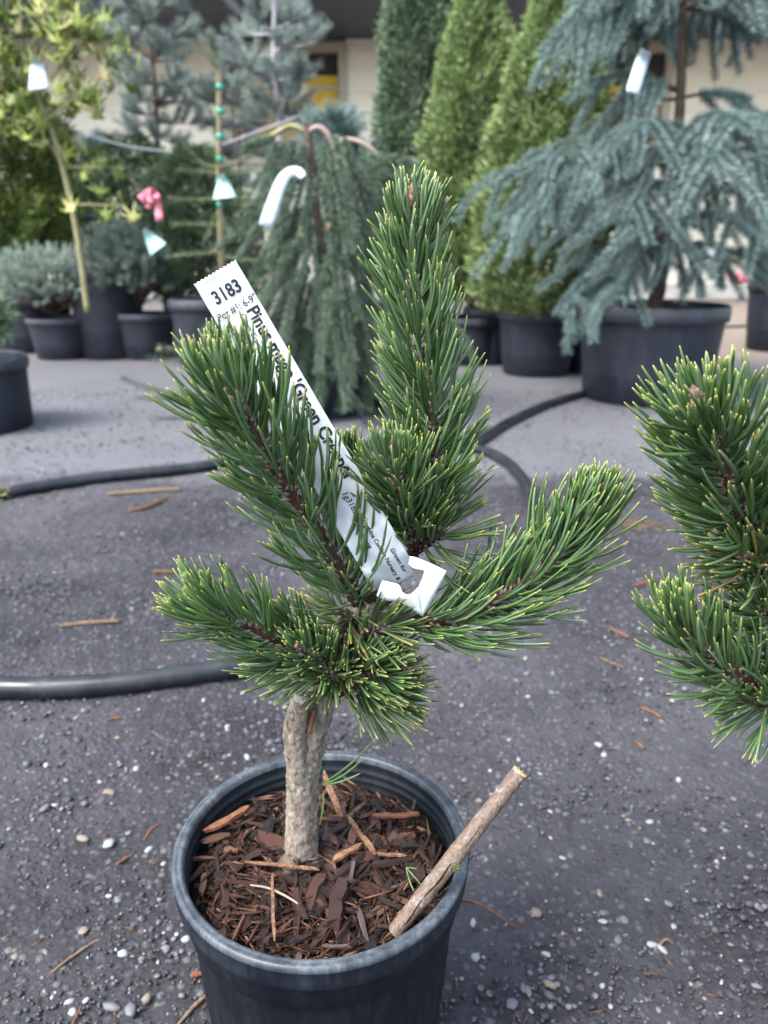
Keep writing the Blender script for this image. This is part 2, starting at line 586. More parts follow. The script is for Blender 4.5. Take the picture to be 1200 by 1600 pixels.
def build_building():
    b = empty('building', (0, WALL_Y, 0), 'long cream clapboard building with dark soffit behind all the plants', 'building')
    w1 = (P(362, 160, WALL_Y).x, P(530, 160, WALL_Y).x)
    w2 = (P(936, 160, WALL_Y).x, P(1034, 160, WALL_Y).x)
    zlo = P(940, 246, WALL_Y).z
    ztop = 2.16
    mb = MB(); box(mb, (-9, WALL_Y + .05, 0), (9, WALL_Y + .3, 3.4))
    mb.build('wall', M['siding'], b, False)
    mb = MB(); box(mb, (-9, WALL_Y - .06, -.02), (9, WALL_Y + .04, .14))
    mb.build('plinth', M['concrete'], b, False)
    bh = .155
    z = .14
    while z < 2.5:
        z1 = min(z + bh, 2.5)
        segs = [(-9, 9)]
        if z1 > zlo and z < ztop:
            segs = [(-9, w1[0] - .07), (w1[1] + .07, w2[0] - .07), (w2[1] + .07, 9)]
        for a, c in segs:
            mb = MB()
            V = [(a, WALL_Y - .022, z - .012), (c, WALL_Y - .022, z - .012), (c, WALL_Y + .05, z - .012), (a, WALL_Y + .05, z - .012),
                 (a, WALL_Y - .002, z1), (c, WALL_Y - .002, z1), (c, WALL_Y + .05, z1), (a, WALL_Y + .05, z1)]
            mb.add(V, BOXQ)
            mb.build('siding_board', M['siding'], b, False)
        z = z1
    for k, (a, c) in enumerate((w1, w2)):
        mb = MB()
        y0, y1 = WALL_Y - .045, WALL_Y + .048
        box(mb, (a - .07, y0, zlo), (a, y1, ztop)); box(mb, (c, y0, zlo), (c + .07, y1, ztop))
        box(mb, (a - .07, y0, ztop), (c + .07, y1, ztop + .07)); box(mb, (a - .07, y0 - .03, zlo - .06), (c + .07, y1, zlo))
        win = mb.build('window', M['trim'], b, False)
        mb = MB(); box(mb, (a, WALL_Y + .035, zlo), (c, WALL_Y + .046, ztop)); mb.build('dark_backing', M['dark'], win, False)
        if k == 0:
            rows = [(118, 137, 'yellow'), (141, 176, 'yellow'), (180, 245, 'tanboard')]
        else:
            rows = [(134, 150, 'yellow'), (159, 203, 'tanboard'), (211, 243, 'tanboard')]
        for pa, pb, mt in rows:
            mb = MB(); box(mb, (a + .01, WALL_Y + .012, P(600, pb, WALL_Y).z), (c - .01, WALL_Y + .034, P(600, pa, WALL_Y).z))
            mb.build('shutter_board', M[mt], win, False)
        for pa in ((138,) if k == 0 else (155, 207)):
            zz = P(600, pa, WALL_Y).z
            mb = MB(); box(mb, (a + .002, WALL_Y - .006, zz - .014), (c - .002, WALL_Y + .011, zz + .014))
            mb.build('rail', M['trim'], win, False)
    mb = MB(); box(mb, (-9, WALL_Y - 1.25, 2.27), (9, WALL_Y + .3, 2.5)); mb.build('soffit', M['soffit'], b, False)
    mb = MB(); box(mb, (P(610, 0, 6.7).x, WALL_Y - 1.36, 2.275), (9, WALL_Y - 1.255, 2.40)); mb.build('gutter', M['gutter'], b, False)
    mb = MB()
    mb.add([(-9.3, WALL_Y - 1.5, 2.505), (9.3, WALL_Y - 1.5, 2.505), (9.3, WALL_Y + 3, 3.9), (-9.3, WALL_Y + 3, 3.9),
            (-9.3, WALL_Y - 1.5, 2.55), (9.3, WALL_Y - 1.5, 2.55), (9.3, WALL_Y + 3, 3.95), (-9.3, WALL_Y + 3, 3.95)], BOXQ)
    mb.build('roof', M['soffit'], b, False)


build_building()


# ------------------------------------------------------------------ pots
def nursery_pot(name, c, rt, h, label, group='black nursery pots', far=True, rb=None, cat='pot', soil=True):
    """c: centre of the base"""
    rb = rb or rt * .80
    e = empty(name, c, label, cat, group)
    sides = 48 if far else 112
    rh = h * .16 if far else .0165
    lip = rt * .045 if far else .0042
    wt = rt * .02 if far else .0016
    zr = h - rh
    r_in = rt - lip - wt
    body = [(.001, .004), (rb * .92, .004), (rb * .97, 0), (rb, .004), (rb + (rt - lip - rb) * .5, zr * .5), (rt - lip, zr + .0005)]
    if not far:
        body = [(.001, .004), (rb * .93, .004), (rb * .98, 0), (rb, .003), (rb + (rt - lip - rb) * .22, zr * .25), (rb + (rt - lip - rb) * .5, zr * .5),
                (rt - lip - .0035, zr * .86), (rt - lip - .0032, zr * .87), (rt - lip - .0010, zr * .885), (rt - lip, zr + .0005)]
    mb = MB(); lathe(mb, body, (0, 0, 0), sides)
    me = mb.mesh('wall')
    o = bpy.data.objects.new('wall', me); me.materials.append(M['potfar' if far else 'pot']); COL.objects.link(o); o.parent = e
    if far:
        prof = [(rt - lip, zr), (rt, zr), (rt + .002, zr + rh * .5), (rt, h - .004), (rt - wt * .7, h), (rt - wt * 1.6, h - .003)]
        r0 = rt - wt * 1.7
    else:
        prof = [(rt - lip - .001, zr), (rt - .0016, zr), (rt - .0006, zr + .0014), (rt - .0002, zr + .006), (rt - .0006, h - .0052), (rt, h - .0040), (rt + .0004, h - .0022), (rt - .0006, h - .0006),
                (rt - .0022, h), (rt - .0030, h - .0007), (rt - .0038, h - .0001), (rt - .0052, h - .0002), (rt - .0062, h - .0014), (rt - .0068, h - .004)]
        r0 = rt - .0068
    inner = []
    nrd = 4 if far else 9
    for k in range(nrd):
        zz = h - .005 - (.055 if not far else h * .3) * (k + 1) / nrd
        rr = r0 - (rt - rb) * .35 * (k + 1) / nrd * (.5 if not far else .6)
        if not far:
            inner += [(rr + .0003, zz + .0042), (rr + .0003, zz + .0006), (rr - .0005, zz)]
        else:
            inner += [(rr, zz)]
    mb = MB(); lathe(mb, prof if far else prof[:6], (0, 0, 0), sides)
    me = mb.mesh('rim'); me.materials.append(M['band' if not far else 'rim_far'])
    o = bpy.data.objects.new('rim', me); COL.objects.link(o); o.parent = e
    if not far:
        mb = MB(); lathe(mb, prof[5:], (0, 0, 0), sides)
        me = mb.mesh('lip'); me.materials.append(M['rim'])
        o2 = bpy.data.objects.new('lip', me); COL.objects.link(o2); o2.parent = o
    mb = MB(); lathe(mb, [prof[-1]] + inner + [(r0 - (rt - rb) * .5, h * .3)], (0, 0, 0), sides)
    me = mb.mesh('inner_wall'); me.materials.append(M['potfar' if far else 'inner'])
    o = bpy.data.objects.new('inner_wall', me); COL.objects.link(o); o.parent = e
    if soil:
        mb = MB(); zs = h - (h * .12 if far else .02)
        prof = [(r0 * .93, zs - .02), (r0 * .96, zs - .004), (r0 * .6, zs), (.001, zs + .006)]
        lathe(mb, prof, (0, 0, 0), 32)
        me = mb.mesh('soil'); me.materials.append(M['soil'])
        o = bpy.data.objects.new('soil', me); COL.objects.link(o); o.parent = e
    return e


M['band'] = m_pot('pot_band_plastic', (.004, .006, .010), (.07, .085, .10), .5, .36, .18)
M['rim_far'] = m_pot('far_rim_plastic', (.028, .032, .040), (.09, .10, .115), .7, .42)
M['inner'] = m_pot('pot_inside_plastic', (.005, .007, .010), (.05, .06, .075), .4, .36)

POT_C = Vector((0, .355, 0))
POT_C.x = P(501, 1335, .355).x * 1.0
POT_H = .165
# centre of the rim seen at about px (501, 1330)
d_ = ray(501, 1335)
POT_C.x = d_.x * (POT_H - CAM_H) / d_.z
main_pot = nursery_pot('nursery_pot', POT_C, .0835, POT_H, 'round black plastic pot holding bark mulch and the tagged pine', far=False, soil=False, rb=.066)

# second pot, only its left flank shows at the right border
POT2_C = Vector((.357, .345, 0))
pot2 = nursery_pot('nursery_pot', POT2_C, .0835, POT_H, 'black plastic pot under the untagged pine beside the tagged pine', far=False, rb=.066)

# ------------------------------------------------------------------ mulch in the main pot
MULCH_Z = POT_H - .020


def mulch_h(x, y):
    d = math.hypot(x - POT_C.x, y - POT_C.y)
    return MULCH_Z + .004 * noise.noise(Vector((x * 60, y * 60, 1))) + .0025 * noise.noise(Vector((x * 140, y * 140, 5))) - .006 * max(0, d / .075 - .75) + .003 * (1 - d / .08)


def build_mulch():
    e = empty('bark_mulch', (POT_C.x, POT_C.y, MULCH_Z), 'reddish brown shredded bark mulch filling the tagged pine\'s pot', 'mulch')
    mb = MB()
    n, rad = 40, .0745
    V, idx = [], {}
    for i in range(n):
        for j in range(64):
            r = rad * i / (n - 1); a = 2 * math.pi * j / 64
            x, y = POT_C.x + r * math.cos(a), POT_C.y + r * math.sin(a)
            V.append((x, y, mulch_h(x, y) - .002))
    idx = np.arange(n * 64).reshape(n, 64); nx = np.roll(idx, -1, 1)
    mb.add(V, np.stack([idx[:-1], idx[1:], nx[1:], nx[:-1]], -1).reshape(-1, 4))
    mb.build('soil', M['soil'], e)
    # chip shapes: jagged, slightly twisted slabs and splinters
    meshes = []
    for k in range(14):
        rnd = random.Random(100 + k)
        ln, wd, th = 1.0, rnd.choice([.10, .13, .17, .22, .30, .42]), rnd.uniform(.07, .15)
        rows = 5
        V = []
        tw, bow = rnd.uniform(-1.2, 1.2), rnd.uniform(-.10, .10)
        for i in range(rows):
            x = (i / (rows - 1) - .5) * ln
            w = wd * .5 * (1 if 0 < i < rows - 1 else rnd.uniform(.35, .85)) * rnd.uniform(.8, 1.15)
            sh = rnd.uniform(-.1, .1) * wd
            a = tw * x
            for (yy, zz) in ((-w + sh, -th / 2), (w + sh, -th / 2), (w * .92 + sh, th / 2), (-w * .9 + sh, th / 2)):
                xx = x + rnd.uniform(-.05, .05) * (2.2 if i in (0, rows - 1) else 1)
                zz += rnd.uniform(-.2, .2) * th + bow * (1 - 4 * x * x)
                V.append((xx, yy * math.cos(a) - zz * math.sin(a), yy * math.sin(a) + zz * math.cos(a)))
        idx = np.arange(rows * 4).reshape(rows, 4); nx = np.roll(idx, -1, 1)
        Q = np.stack([idx[:-1], nx[:-1], nx[1:], idx[1:]], -1).reshape(-1, 4)
        Q = np.concatenate([Q, [idx[0][::-1]], [idx[-1]]])
        me = MB().add(V, Q).mesh('bark_chip', False)
        me.materials.append(M['chip'])
        meshes.append(me)
    rnd = random.Random(5)
    placed = 0
    while placed < 298:
        r = .0685 * math.sqrt(rnd.random()); a = rnd.random() * 6.283
        x, y = POT_C.x + r * math.cos(a), POT_C.y + r * math.sin(a)
        o = bpy.data.objects.new('bark_chip', rnd.choice(meshes))
        L = rnd.choice([.010, .014, .018, .022, .028]) * rnd.uniform(.75, 1.15)
        if r > .055: L = min(L, .015)
        o.scale = (L, L * rnd.uniform(.6, 1.05), L * rnd.uniform(.7, 1.2))
        yaw = rnd.random() * 6.283
        o.rotation_euler = (rnd.gauss(0, .5), rnd.gauss(0, .28), yaw)
        o.location = (x - e.location.x, y - e.location.y, mulch_h(x, y) + .001 + rnd.random() * .0035 - e.location.z)
        o.parent = e
        COL.objects.link(o)
        placed += 1
    mb = MB()
    N = 4200
    r = .0705 * np.sqrt(RNG.random(N)); a = RNG.random(N) * 6.283
    B = np.stack([POT_C.x + r * np.cos(a), POT_C.y + r * np.sin(a), np.zeros(N)], 1)
    for q in B: q[2] = mulch_h(q[0], q[1]) + random.random() * .003
    b = RNG.random(N) * 6.283
    D = np.stack([np.cos(b), np.sin(b), RNG.normal(0, .22, N)], 1)
    edge_ = r > .050
    D[edge_, :2] = np.stack([np.cos(a + 1.9 + .9 * np.sin(b * 3)), np.sin(a + 1.9 + .9 * np.sin(b * 3))], 1)[edge_]
    spikes(mb, B, D, .004 + .017 * RNG.random(N) ** 2, .0004 + .0009 * RNG.random(N) ** 2, RNG.random(N) ** 1.3)
    fo = mb.build('mulch_fines', M['fines'], e, False)
    fo['kind'] = 'stuff'
    return e


build_mulch()


# ------------------------------------------------------------------ pine trees in the foreground
def basis(T):
    ref = np.array([0, 0, 1.0]) if abs(T[2]) < .95 else np.array([0, 1.0, 0])
    n1 = np.cross(T, ref); n1 /= np.linalg.norm(n1)
    return n1, np.cross(n1, T)


def shoot(tree, path, nf, L, th0=48, th1=14, up=.12, r=(.0024, .0017), t0=.04, mat='needle', seed=0, bud=True, dens=1.0, nr_lo=0., nr_hi=.9, rn=.00084, curl=.25, name='branch', side=None, budsize=1.0):
    rg = np.random.default_rng(seed)
    nf = int(nf * .78)
    n = 48
    C = catmull(path, n)
    Tn = unit(np.gradient(C, axis=0))
    mb = MB()
    tube(mb, path, list(r), 9, n, .28, 900, seed * 3.1)
    br = mb.build(name, M['stem'], tree)
    i = np.arange(nf)
    plen = np.linalg.norm(np.diff(C, axis=0), axis=1).sum()
    tmax = (1 - .46 * L / plen) if bud else .985
    tmax = max(tmax, .6)
    t = t0 + (tmax - t0) * ((i + .5) / nf) ** dens
    x = t * (n - 1)
    k = np.clip(x.astype(int), 0, n - 2)
    f = (x - k)[:, None]
    pos = C[k] * (1 - f) + C[k + 1] * f
    Tg = unit(Tn[k] * (1 - f) + Tn[k + 1] * f)
    az = i * 2.39996 + rg.normal(0, .25, nf)
    n1 = np.zeros_like(Tg); n2 = np.zeros_like(Tg)
    for j in range(nf): n1[j], n2[j] = basis(Tg[j])
    rad = n1 * np.cos(az)[:, None] + n2 * np.sin(az)[:, None]
    th = np.radians(th0 + (th1 - th0) * (t / tmax) ** 2.2 + rg.normal(0, 10, nf))
    keep = (rad @ np.array([0, -.95, .3]) < .55) | (rg.random(nf) < .58)
    t, pos, Tg, rad, th, n1, n2 = (a_[keep] for a_ in (t, pos, Tg, rad, th, n1, n2))
    nf = len(t)
    D = Tg * np.cos(th)[:, None] + rad * np.sin(th)[:, None]
    rr = np.interp(t, [0, 1], r)
    base = pos + rad * (rr * .8)[:, None]
    UP = np.array([[0, 0, 1.0]])
    Ln = L * np.clip(1 + rg.normal(0, .11, nf), .6, 1.2) * np.interp(t / tmax, [0, .12, .72, 1], [.80, 1, 1, .60])
    mbn, mbs = MB(), MB()
    ts = [0, .22, .48, .74, .90, .975, 1.0]
    rp = [.62, .95, 1.0, .97, .82, .48, .12]
    # sheath at the foot of each pair
    qtubes(mbs, base - D * .0006, D * .0042 * rg.uniform(.6, 1.2, (nf, 1)), np.zeros((nf, 3)), .00098, [0, .5, 1], [1, .95, .55], 5)
    for s in (-1, 1):
        w = unit(np.cross(D, UP + rg.normal(0, .6, (nf, 3))))
        d = unit(D + w * s * rg.uniform(.03, .13, (nf, 1)) + rg.normal(0, .035, (nf, 3)))
        bend = (Tg * curl + UP * up + w * s * -.05 + rg.normal(0, .10, (nf, 3)))
        bend = bend - d * np.sum(bend * d, 1, keepdims=True)
        ln = Ln * (1 + rg.normal(0, .04, nf))
        qtubes(mbn, base, d * ln[:, None], bend * ln[:, None], rn * (1 + rg.normal(0, .08, nf)), ts, rp, 5,
               rg.random(nf) * 6.28, .3, nr=nr_lo + (nr_hi - nr_lo) * rg.random(nf) ** 1.1)
    o = mbn.build('needles', M[mat], br); o['kind'] = 'stuff'
    o = mbs.build('needle_sheaths', M['sheath'], br); o['kind'] = 'stuff'
    # papery flecks between the needles
    nfl = nf
    ii = rg.integers(0, n - 1, nfl)
    a2 = rg.random(nfl) * 6.28
    n1 = np.zeros((nfl, 3)); n2 = np.zeros((nfl, 3))
    for j in range(nfl): n1[j], n2[j] = basis(Tn[ii[j]])
    rdv = n1 * np.cos(a2)[:, None] + n2 * np.sin(a2)[:, None]
    mbf = MB()
    spikes(mbf, C[ii] + rdv * r[1] * .95, unit(Tn[ii] * .7 + rdv * .8 + rg.normal(0, .3, (nfl, 3))), rg.uniform(.0015, .0038, nfl), .0005)
    o = mbf.build('bark_flecks', M['stem'] if rg.random() < .0 else M['sheath'], br, False); o['kind'] = 'stuff'
    if bud:
        mb = MB()
        e0, e1 = Vector(C[-1]), Vector(Tn[-1])
        q = budsize * .72
        tube(mb, [e0 - e1 * .001, e0 + e1 * .004 * q, e0 + e1 * .009 * q, e0 + e1 * .0125 * q], [.0018 * q, .0031 * q, .0027 * q, .0005], 10, 18, .35, 1100, seed)
        n1_, n2_ = basis(Tn[-1])
        for kk in range(3):
            a = kk * 2.1 + seed
            off = Vector(n1_ * math.cos(a) + n2_ * math.sin(a))
            p0 = e0 + off * .0022 * q
            tube(mb, [p0, p0 + e1 * .004 * q + off * .0012 * q, p0 + e1 * .0075 * q + off * .0015 * q], [.0014 * q, .0019 * q, .0003], 8, 12, .3, 1200, seed + kk)
        mb.build('bud', M['bud'], br)
    return br


def PP(pts):
    return [P(*p) for p in pts]


YT = .355
def build_main_pine():
    base = G(471, 1340, MULCH_Z)
    yt = base.y
    tree = empty('pine_tree', base, 'small grafted pine with green needles and a long white tag, in the centred pot', 'pine tree', 'young potted pines')
    # trunk from the mulch to the fork
    mb = MB()
    tube(mb, [base + Vector((-.002, -.001, -.012))] + PP([(470, 1335, yt), (472, 1270, yt), (474, 1200, yt), (482, 1150, yt), (500, 1110, yt + .003), (513, 1060, yt + .002), (535, 1000, yt - .003), (548, 960, yt - .008), (566, 948, yt - .010)]),
         [.0118, .0103, .0089, .0092, .0104, .0086, .0066, .0058, .0056, .0058, .0050], 40, 170, .13, 420, 2.0)
    tr = mb.build('trunk', M['bark'], tree)
    mb = MB()
    tube(mb, PP([(469, 1210, yt - .004), (463, 1150, yt - .007), (467, 1112, yt - .009), (471, 1090, yt - .010)]), [.0070, .0070, .0062, .0052], 28, 50, .14, 400, 9.0, cap=False)
    st = mb.build('cut_stub', M['bark'], tr)
    mb = MB()
    a0, a1 = P(471, 1092, yt - .010), P(471.5, 1088, yt - .0100)
    tube(mb, [a0, a1], [.0050, .0046], 24, 5, .08, 500, 1.0)
    mb.build('cut_face', M['cut'], st)
    mb = MB()
    tube(mb, [base + Vector((-.004, -.003, .006)), base + Vector((-.006, -.012, .003)), base + Vector((-.008, -.021, -.005))], [.0066, .0058, .0044], 18, 26, .35, 350, 4.0)
    tube(mb, [base + Vector((.003, -.002, .004)), base + Vector((.009, -.008, .000)), base + Vector((.014, -.012, -.007))], [.006, .005, .003], 14, 20, .35, 350, 5.0)
    mb.build('root', M['root'], tr)
    mb = MB()
    tube(mb, PP([(483, 1145, yt - .012), (487, 1125, yt - .011), (491, 1108, yt - .009)]), [.0010, .0012, .0012], 8, 12, .15, 900, 5.0)
    mb.build('twig', M['twig'], tr)
    y = yt - .008
    # thick arm to the right shoot and the collar that carries the leader
    mb = MB()
    tube(mb, PP([(552, 955, y), (580, 958, y - .003), (615, 964, y - .004), (655, 970, y - .004)]), [.0052, .0056, .0042, .0034], 22, 40, .3, 420, 3.0)
    mb.build('limb', M['bark'], tree)
    mb = MB()
    tube(mb, PP([(572, 950, y), (600, 925, y + .014), (632, 888, y + .018), (649, 856, y + .020)]), [.0045, .0036, .0034, .0033], 16, 34, .3, 500, 6.0)
    mb.build('limb', M['stem'], tree)
    # leader
    YL = y + .020
    shoot(tree, PP([(649, 862, YL), (662, 800, YL), (674, 735, YL), (676, 660, YL), (662, 585, YL + .001), (650, 505, YL + .002), (645, 420, YL + .003), (649, 352, YL + .004), (648, 322, YL + .004)]),
          520, .0345, 48, 24, .06, (.0030, .0018), .0, seed=1, budsize=1.15)
    # side shoot in front of the leader
    shoot(tree, PP([(648, 856, YL - .004), (636, 810, YL - .014), (624, 772, YL - .02), (617, 730, YL - .024), (615, 705, YL - .026)]), 160, .0310, 52, 26, .12, (.0028, .0018), .06, seed=2, budsize=.75)
    # small one behind the tag
    shoot(tree, PP([(640, 850, YL + .006), (590, 790, YL + .012), (556, 735, YL + .014), (546, 700, YL + .014)]), 95, .0225, 44, 12, .25, (.0022, .0015), .15, seed=3, budsize=.6)
    # drooping old needles at the leader's foot, on the right
    shoot(tree, PP([(652, 858, YL), (676, 842, YL - .006), (690, 832, YL - .01)]), 34, .038, 62, 35, .05, (.0028, .0022), .1, 'needle_low', seed=4, bud=False)
    # left shoot
    shoot(tree, PP([(560, 945, y - .002), (537, 900, y - .008), (492, 822, y - .016), (453, 768, y - .022), (419, 712, y - .027), (388, 662, y - .032), (372, 630, y - .035), (362, 606, y - .036)]),
          330, .0360, 58, 26, .28, (.0034, .0020), .02, seed=5, bud=False)
    # right shoot
    shoot(tree, PP([(630, 968, y - .004), (707, 967, y - .006), (767, 943, y - .008), (813, 917, y - .010), (853, 883, y - .012), (893, 837, y - .014), (920, 800, y - .015), (932, 778, y - .015)]),
          310, .0350, 50, 24, .34, (.0034, .0020), .0, seed=6, budsize=.9)
    # lower left shoot and its little neighbours
    shoot(tree, PP([(530, 1015, y), (490, 1016, y - .010), (444, 1007, y - .020), (393, 981, y - .028), (350, 964, y - .034), (325, 953, y - .036)]),
          200, .0330, 48, 26, .26, (.0026, .0017), .12, seed=7, bud=False)
    shoot(tree, PP([(535, 1030, y), (512, 1030, y - .015), (485, 1020, y - .028), (470, 1012, y - .035)]), 95, .0200, 62, 32, .22, (.0024, .0017), .1, seed=8, budsize=.6)
    # tuft of yellowing older needles round the stem
    shoot(tree, PP([(523, 1085, y + .004), (532, 1030, y + .002), (540, 985, y), (550, 950, y - .003)]), 150, .0290, 84, 66, .02, (.0052, .0050), .25, 'needle_low', seed=9, bud=False, nr_hi=1.0, curl=-.12)
    shoot(tree, PP([(540, 1040, y - .006), (590, 1048, y - .014), (630, 1045, y - .020)]), 150, .0265, 58, 22, .10, (.0026, .0018), .05, seed=10, budsize=.6)
    shoot(tree, PP([(535, 1065, y - .002), (575, 1078, y - .010), (612, 1084, y - .016)]), 95, .0285, 50, 22, -.04, (.0024, .0016), .2, 'needle_low', seed=11, bud=False)
    shoot(tree, PP([(530, 1050, y - .004), (520, 1055, y - .018), (512, 1050, y - .028)]), 42, .0215, 62, 34, .12, (.0024, .0016), .25, 'needle_low', seed=12, bud=False)
    shoot(tree, PP([(545, 985, y - .002), (580, 985, y - .012), (610, 975, y - .016)]), 55, .0235, 60, 30, .05, (.0022, .0014), .05, 'needle_low', seed=13, bud=False, nr_hi=1.0)
    shoot(tree, PP([(520, 1040, y), (470, 1040, y + .004), (425, 1030, y + .006)]), 85, .0270, 52, 24, .05, (.0022, .0014), .1, seed=14, bud=False)
    # two stray needles low on the trunk
    mb = MB()
    for a, b, c in (((504, 1225), (560, 1190), (588, 1152)), ((505, 1226), (540, 1215), (566, 1186)), ((505, 1227), (540, 1222), (563, 1208)), ((505, 1240), (507, 1265), (499, 1290))):
        p0, p1, p2 = P(*a, yt - .003), P(*b, yt - .008), P(*c, yt - .006)
        A = np.array(2 * (p1 - p0)); B = np.array(p0 - 2 * p1 + p2)
        qtubes(mb, [p0], [A], [B], .0006, [0, .25, .5, .75, .93, 1], [.7, 1, 1, .95, .7, .15], 5, nr=[.8])
    o = mb.build('needles', M['needle'], tr); o['kind'] = 'stuff'
    return tree, yt


pine, YTR = build_main_pine()


def build_right_pine():
    base = POT2_C + Vector((0, 0, POT_H - .02))
    tree = empty('pine_tree', base, 'untagged young pine cut off by the picture edge, beside the tagged pine', 'pine tree', 'young potted pines')
    mb = MB()
    y = .345
    tube(mb, [base + Vector((0, 0, -.012)), base + Vector((-.006, 0, .02)), base + Vector((-.030, .002, .055)), base + Vector((-.068, .001, .090)), base + Vector((-.105, 0, .130)), P(1282, 1000, y), P(1268, 930, y), P(1260, 880, y)], [.011, .0098, .0090, .0082, .0075, .0066, .0058, .005], 26, 90, .22, 330, 12.0)
    mb.build('trunk', M['bark'], tree)
    shoot(tree, PP([(1262, 890, y), (1210, 850, y - .01), (1165, 815, y - .018), (1141, 758, y - .024), (1120, 695, y - .030), (1102, 665, y - .034), (1094, 640, y - .035)]),
          310, .0370, 54, 32, .16, (.0036, .0024), .1, seed=21, budsize=1.25, rn=.00098)
    shoot(tree, PP([(1265, 880, y), (1262, 800, y - .004), (1250, 740, y - .008), (1228, 685, y - .010)]), 130, .036, 50, 22, .16, (.0034, .0022), .1, seed=22, rn=.00096)
    shoot(tree, PP([(1285, 1070, y), (1240, 1075, y - .01), (1196, 1068, y - .02), (1154, 1055, y - .028), (1111, 1026, y - .034), (1072, 988, y - .038), (1060, 970, y - .039)]),
          215, .0310, 52, 22, .36, (.0030, .0019), .05, seed=23, bud=False, rn=.00092)
    shoot(tree, PP([(1262, 900, y), (1215, 890, y - .016), (1180, 880, y - .026), (1160, 872, y - .03)]), 90, .0260, 60, 30, .08, (.0026, .0018), .05, 'needle_low', seed=24, bud=False, nr_hi=1.0, rn=.00092)
    shoot(tree, PP([(1280, 1060, y), (1235, 1085, y - .016), (1200, 1098, y - .024), (1170, 1098, y - .028)]), 60, .0300, 62, 36, -.12, (.0026, .0017), .05, seed=25, bud=False, rn=.00092)
    shoot(tree, PP([(1275, 980, y), (1240, 975, y - .014), (1205, 960, y - .022), (1190, 950, y - .026)]), 90, .0290, 55, 26, .15, (.0026, .0017), .05, seed=26, bud=False, rn=.00092)


build_right_pine()


def build_left_pine():
    y = .80
    c = Vector((P(-95, 770, y).x - .26, y, 0))
    nursery_pot('nursery_pot', c, .0835, POT_H, 'black plastic pot just beyond the picture edge behind the hose loop', far=False, rb=.066)
    base = c + Vector((0, 0, POT_H - .02))
    tree = empty('pine_tree', base, 'short dwarf pine of which one stubby pale tip pokes into view over the hose', 'pine tree', 'young potted pines')
    mb = MB()
    tube(mb, [base + Vector((0, 0, -.01)), base + Vector((.002, 0, .04)), base + Vector((.02, 0, .08))], [.009, .007, .004], 14, 30, .2, 300, 1.0)
    mb.build('trunk', M['bark'], tree)
    shoot(tree, [base + Vector((.02, 0, .08)), P(-120, 800, y - .01), P(-40, 778, y - .015), P(6, 769, y - .015)], 120, .0155, 62, 35, .05, (.0024, .0022), .1, 'needle_low', seed=31, budsize=.9)


build_left_pine()


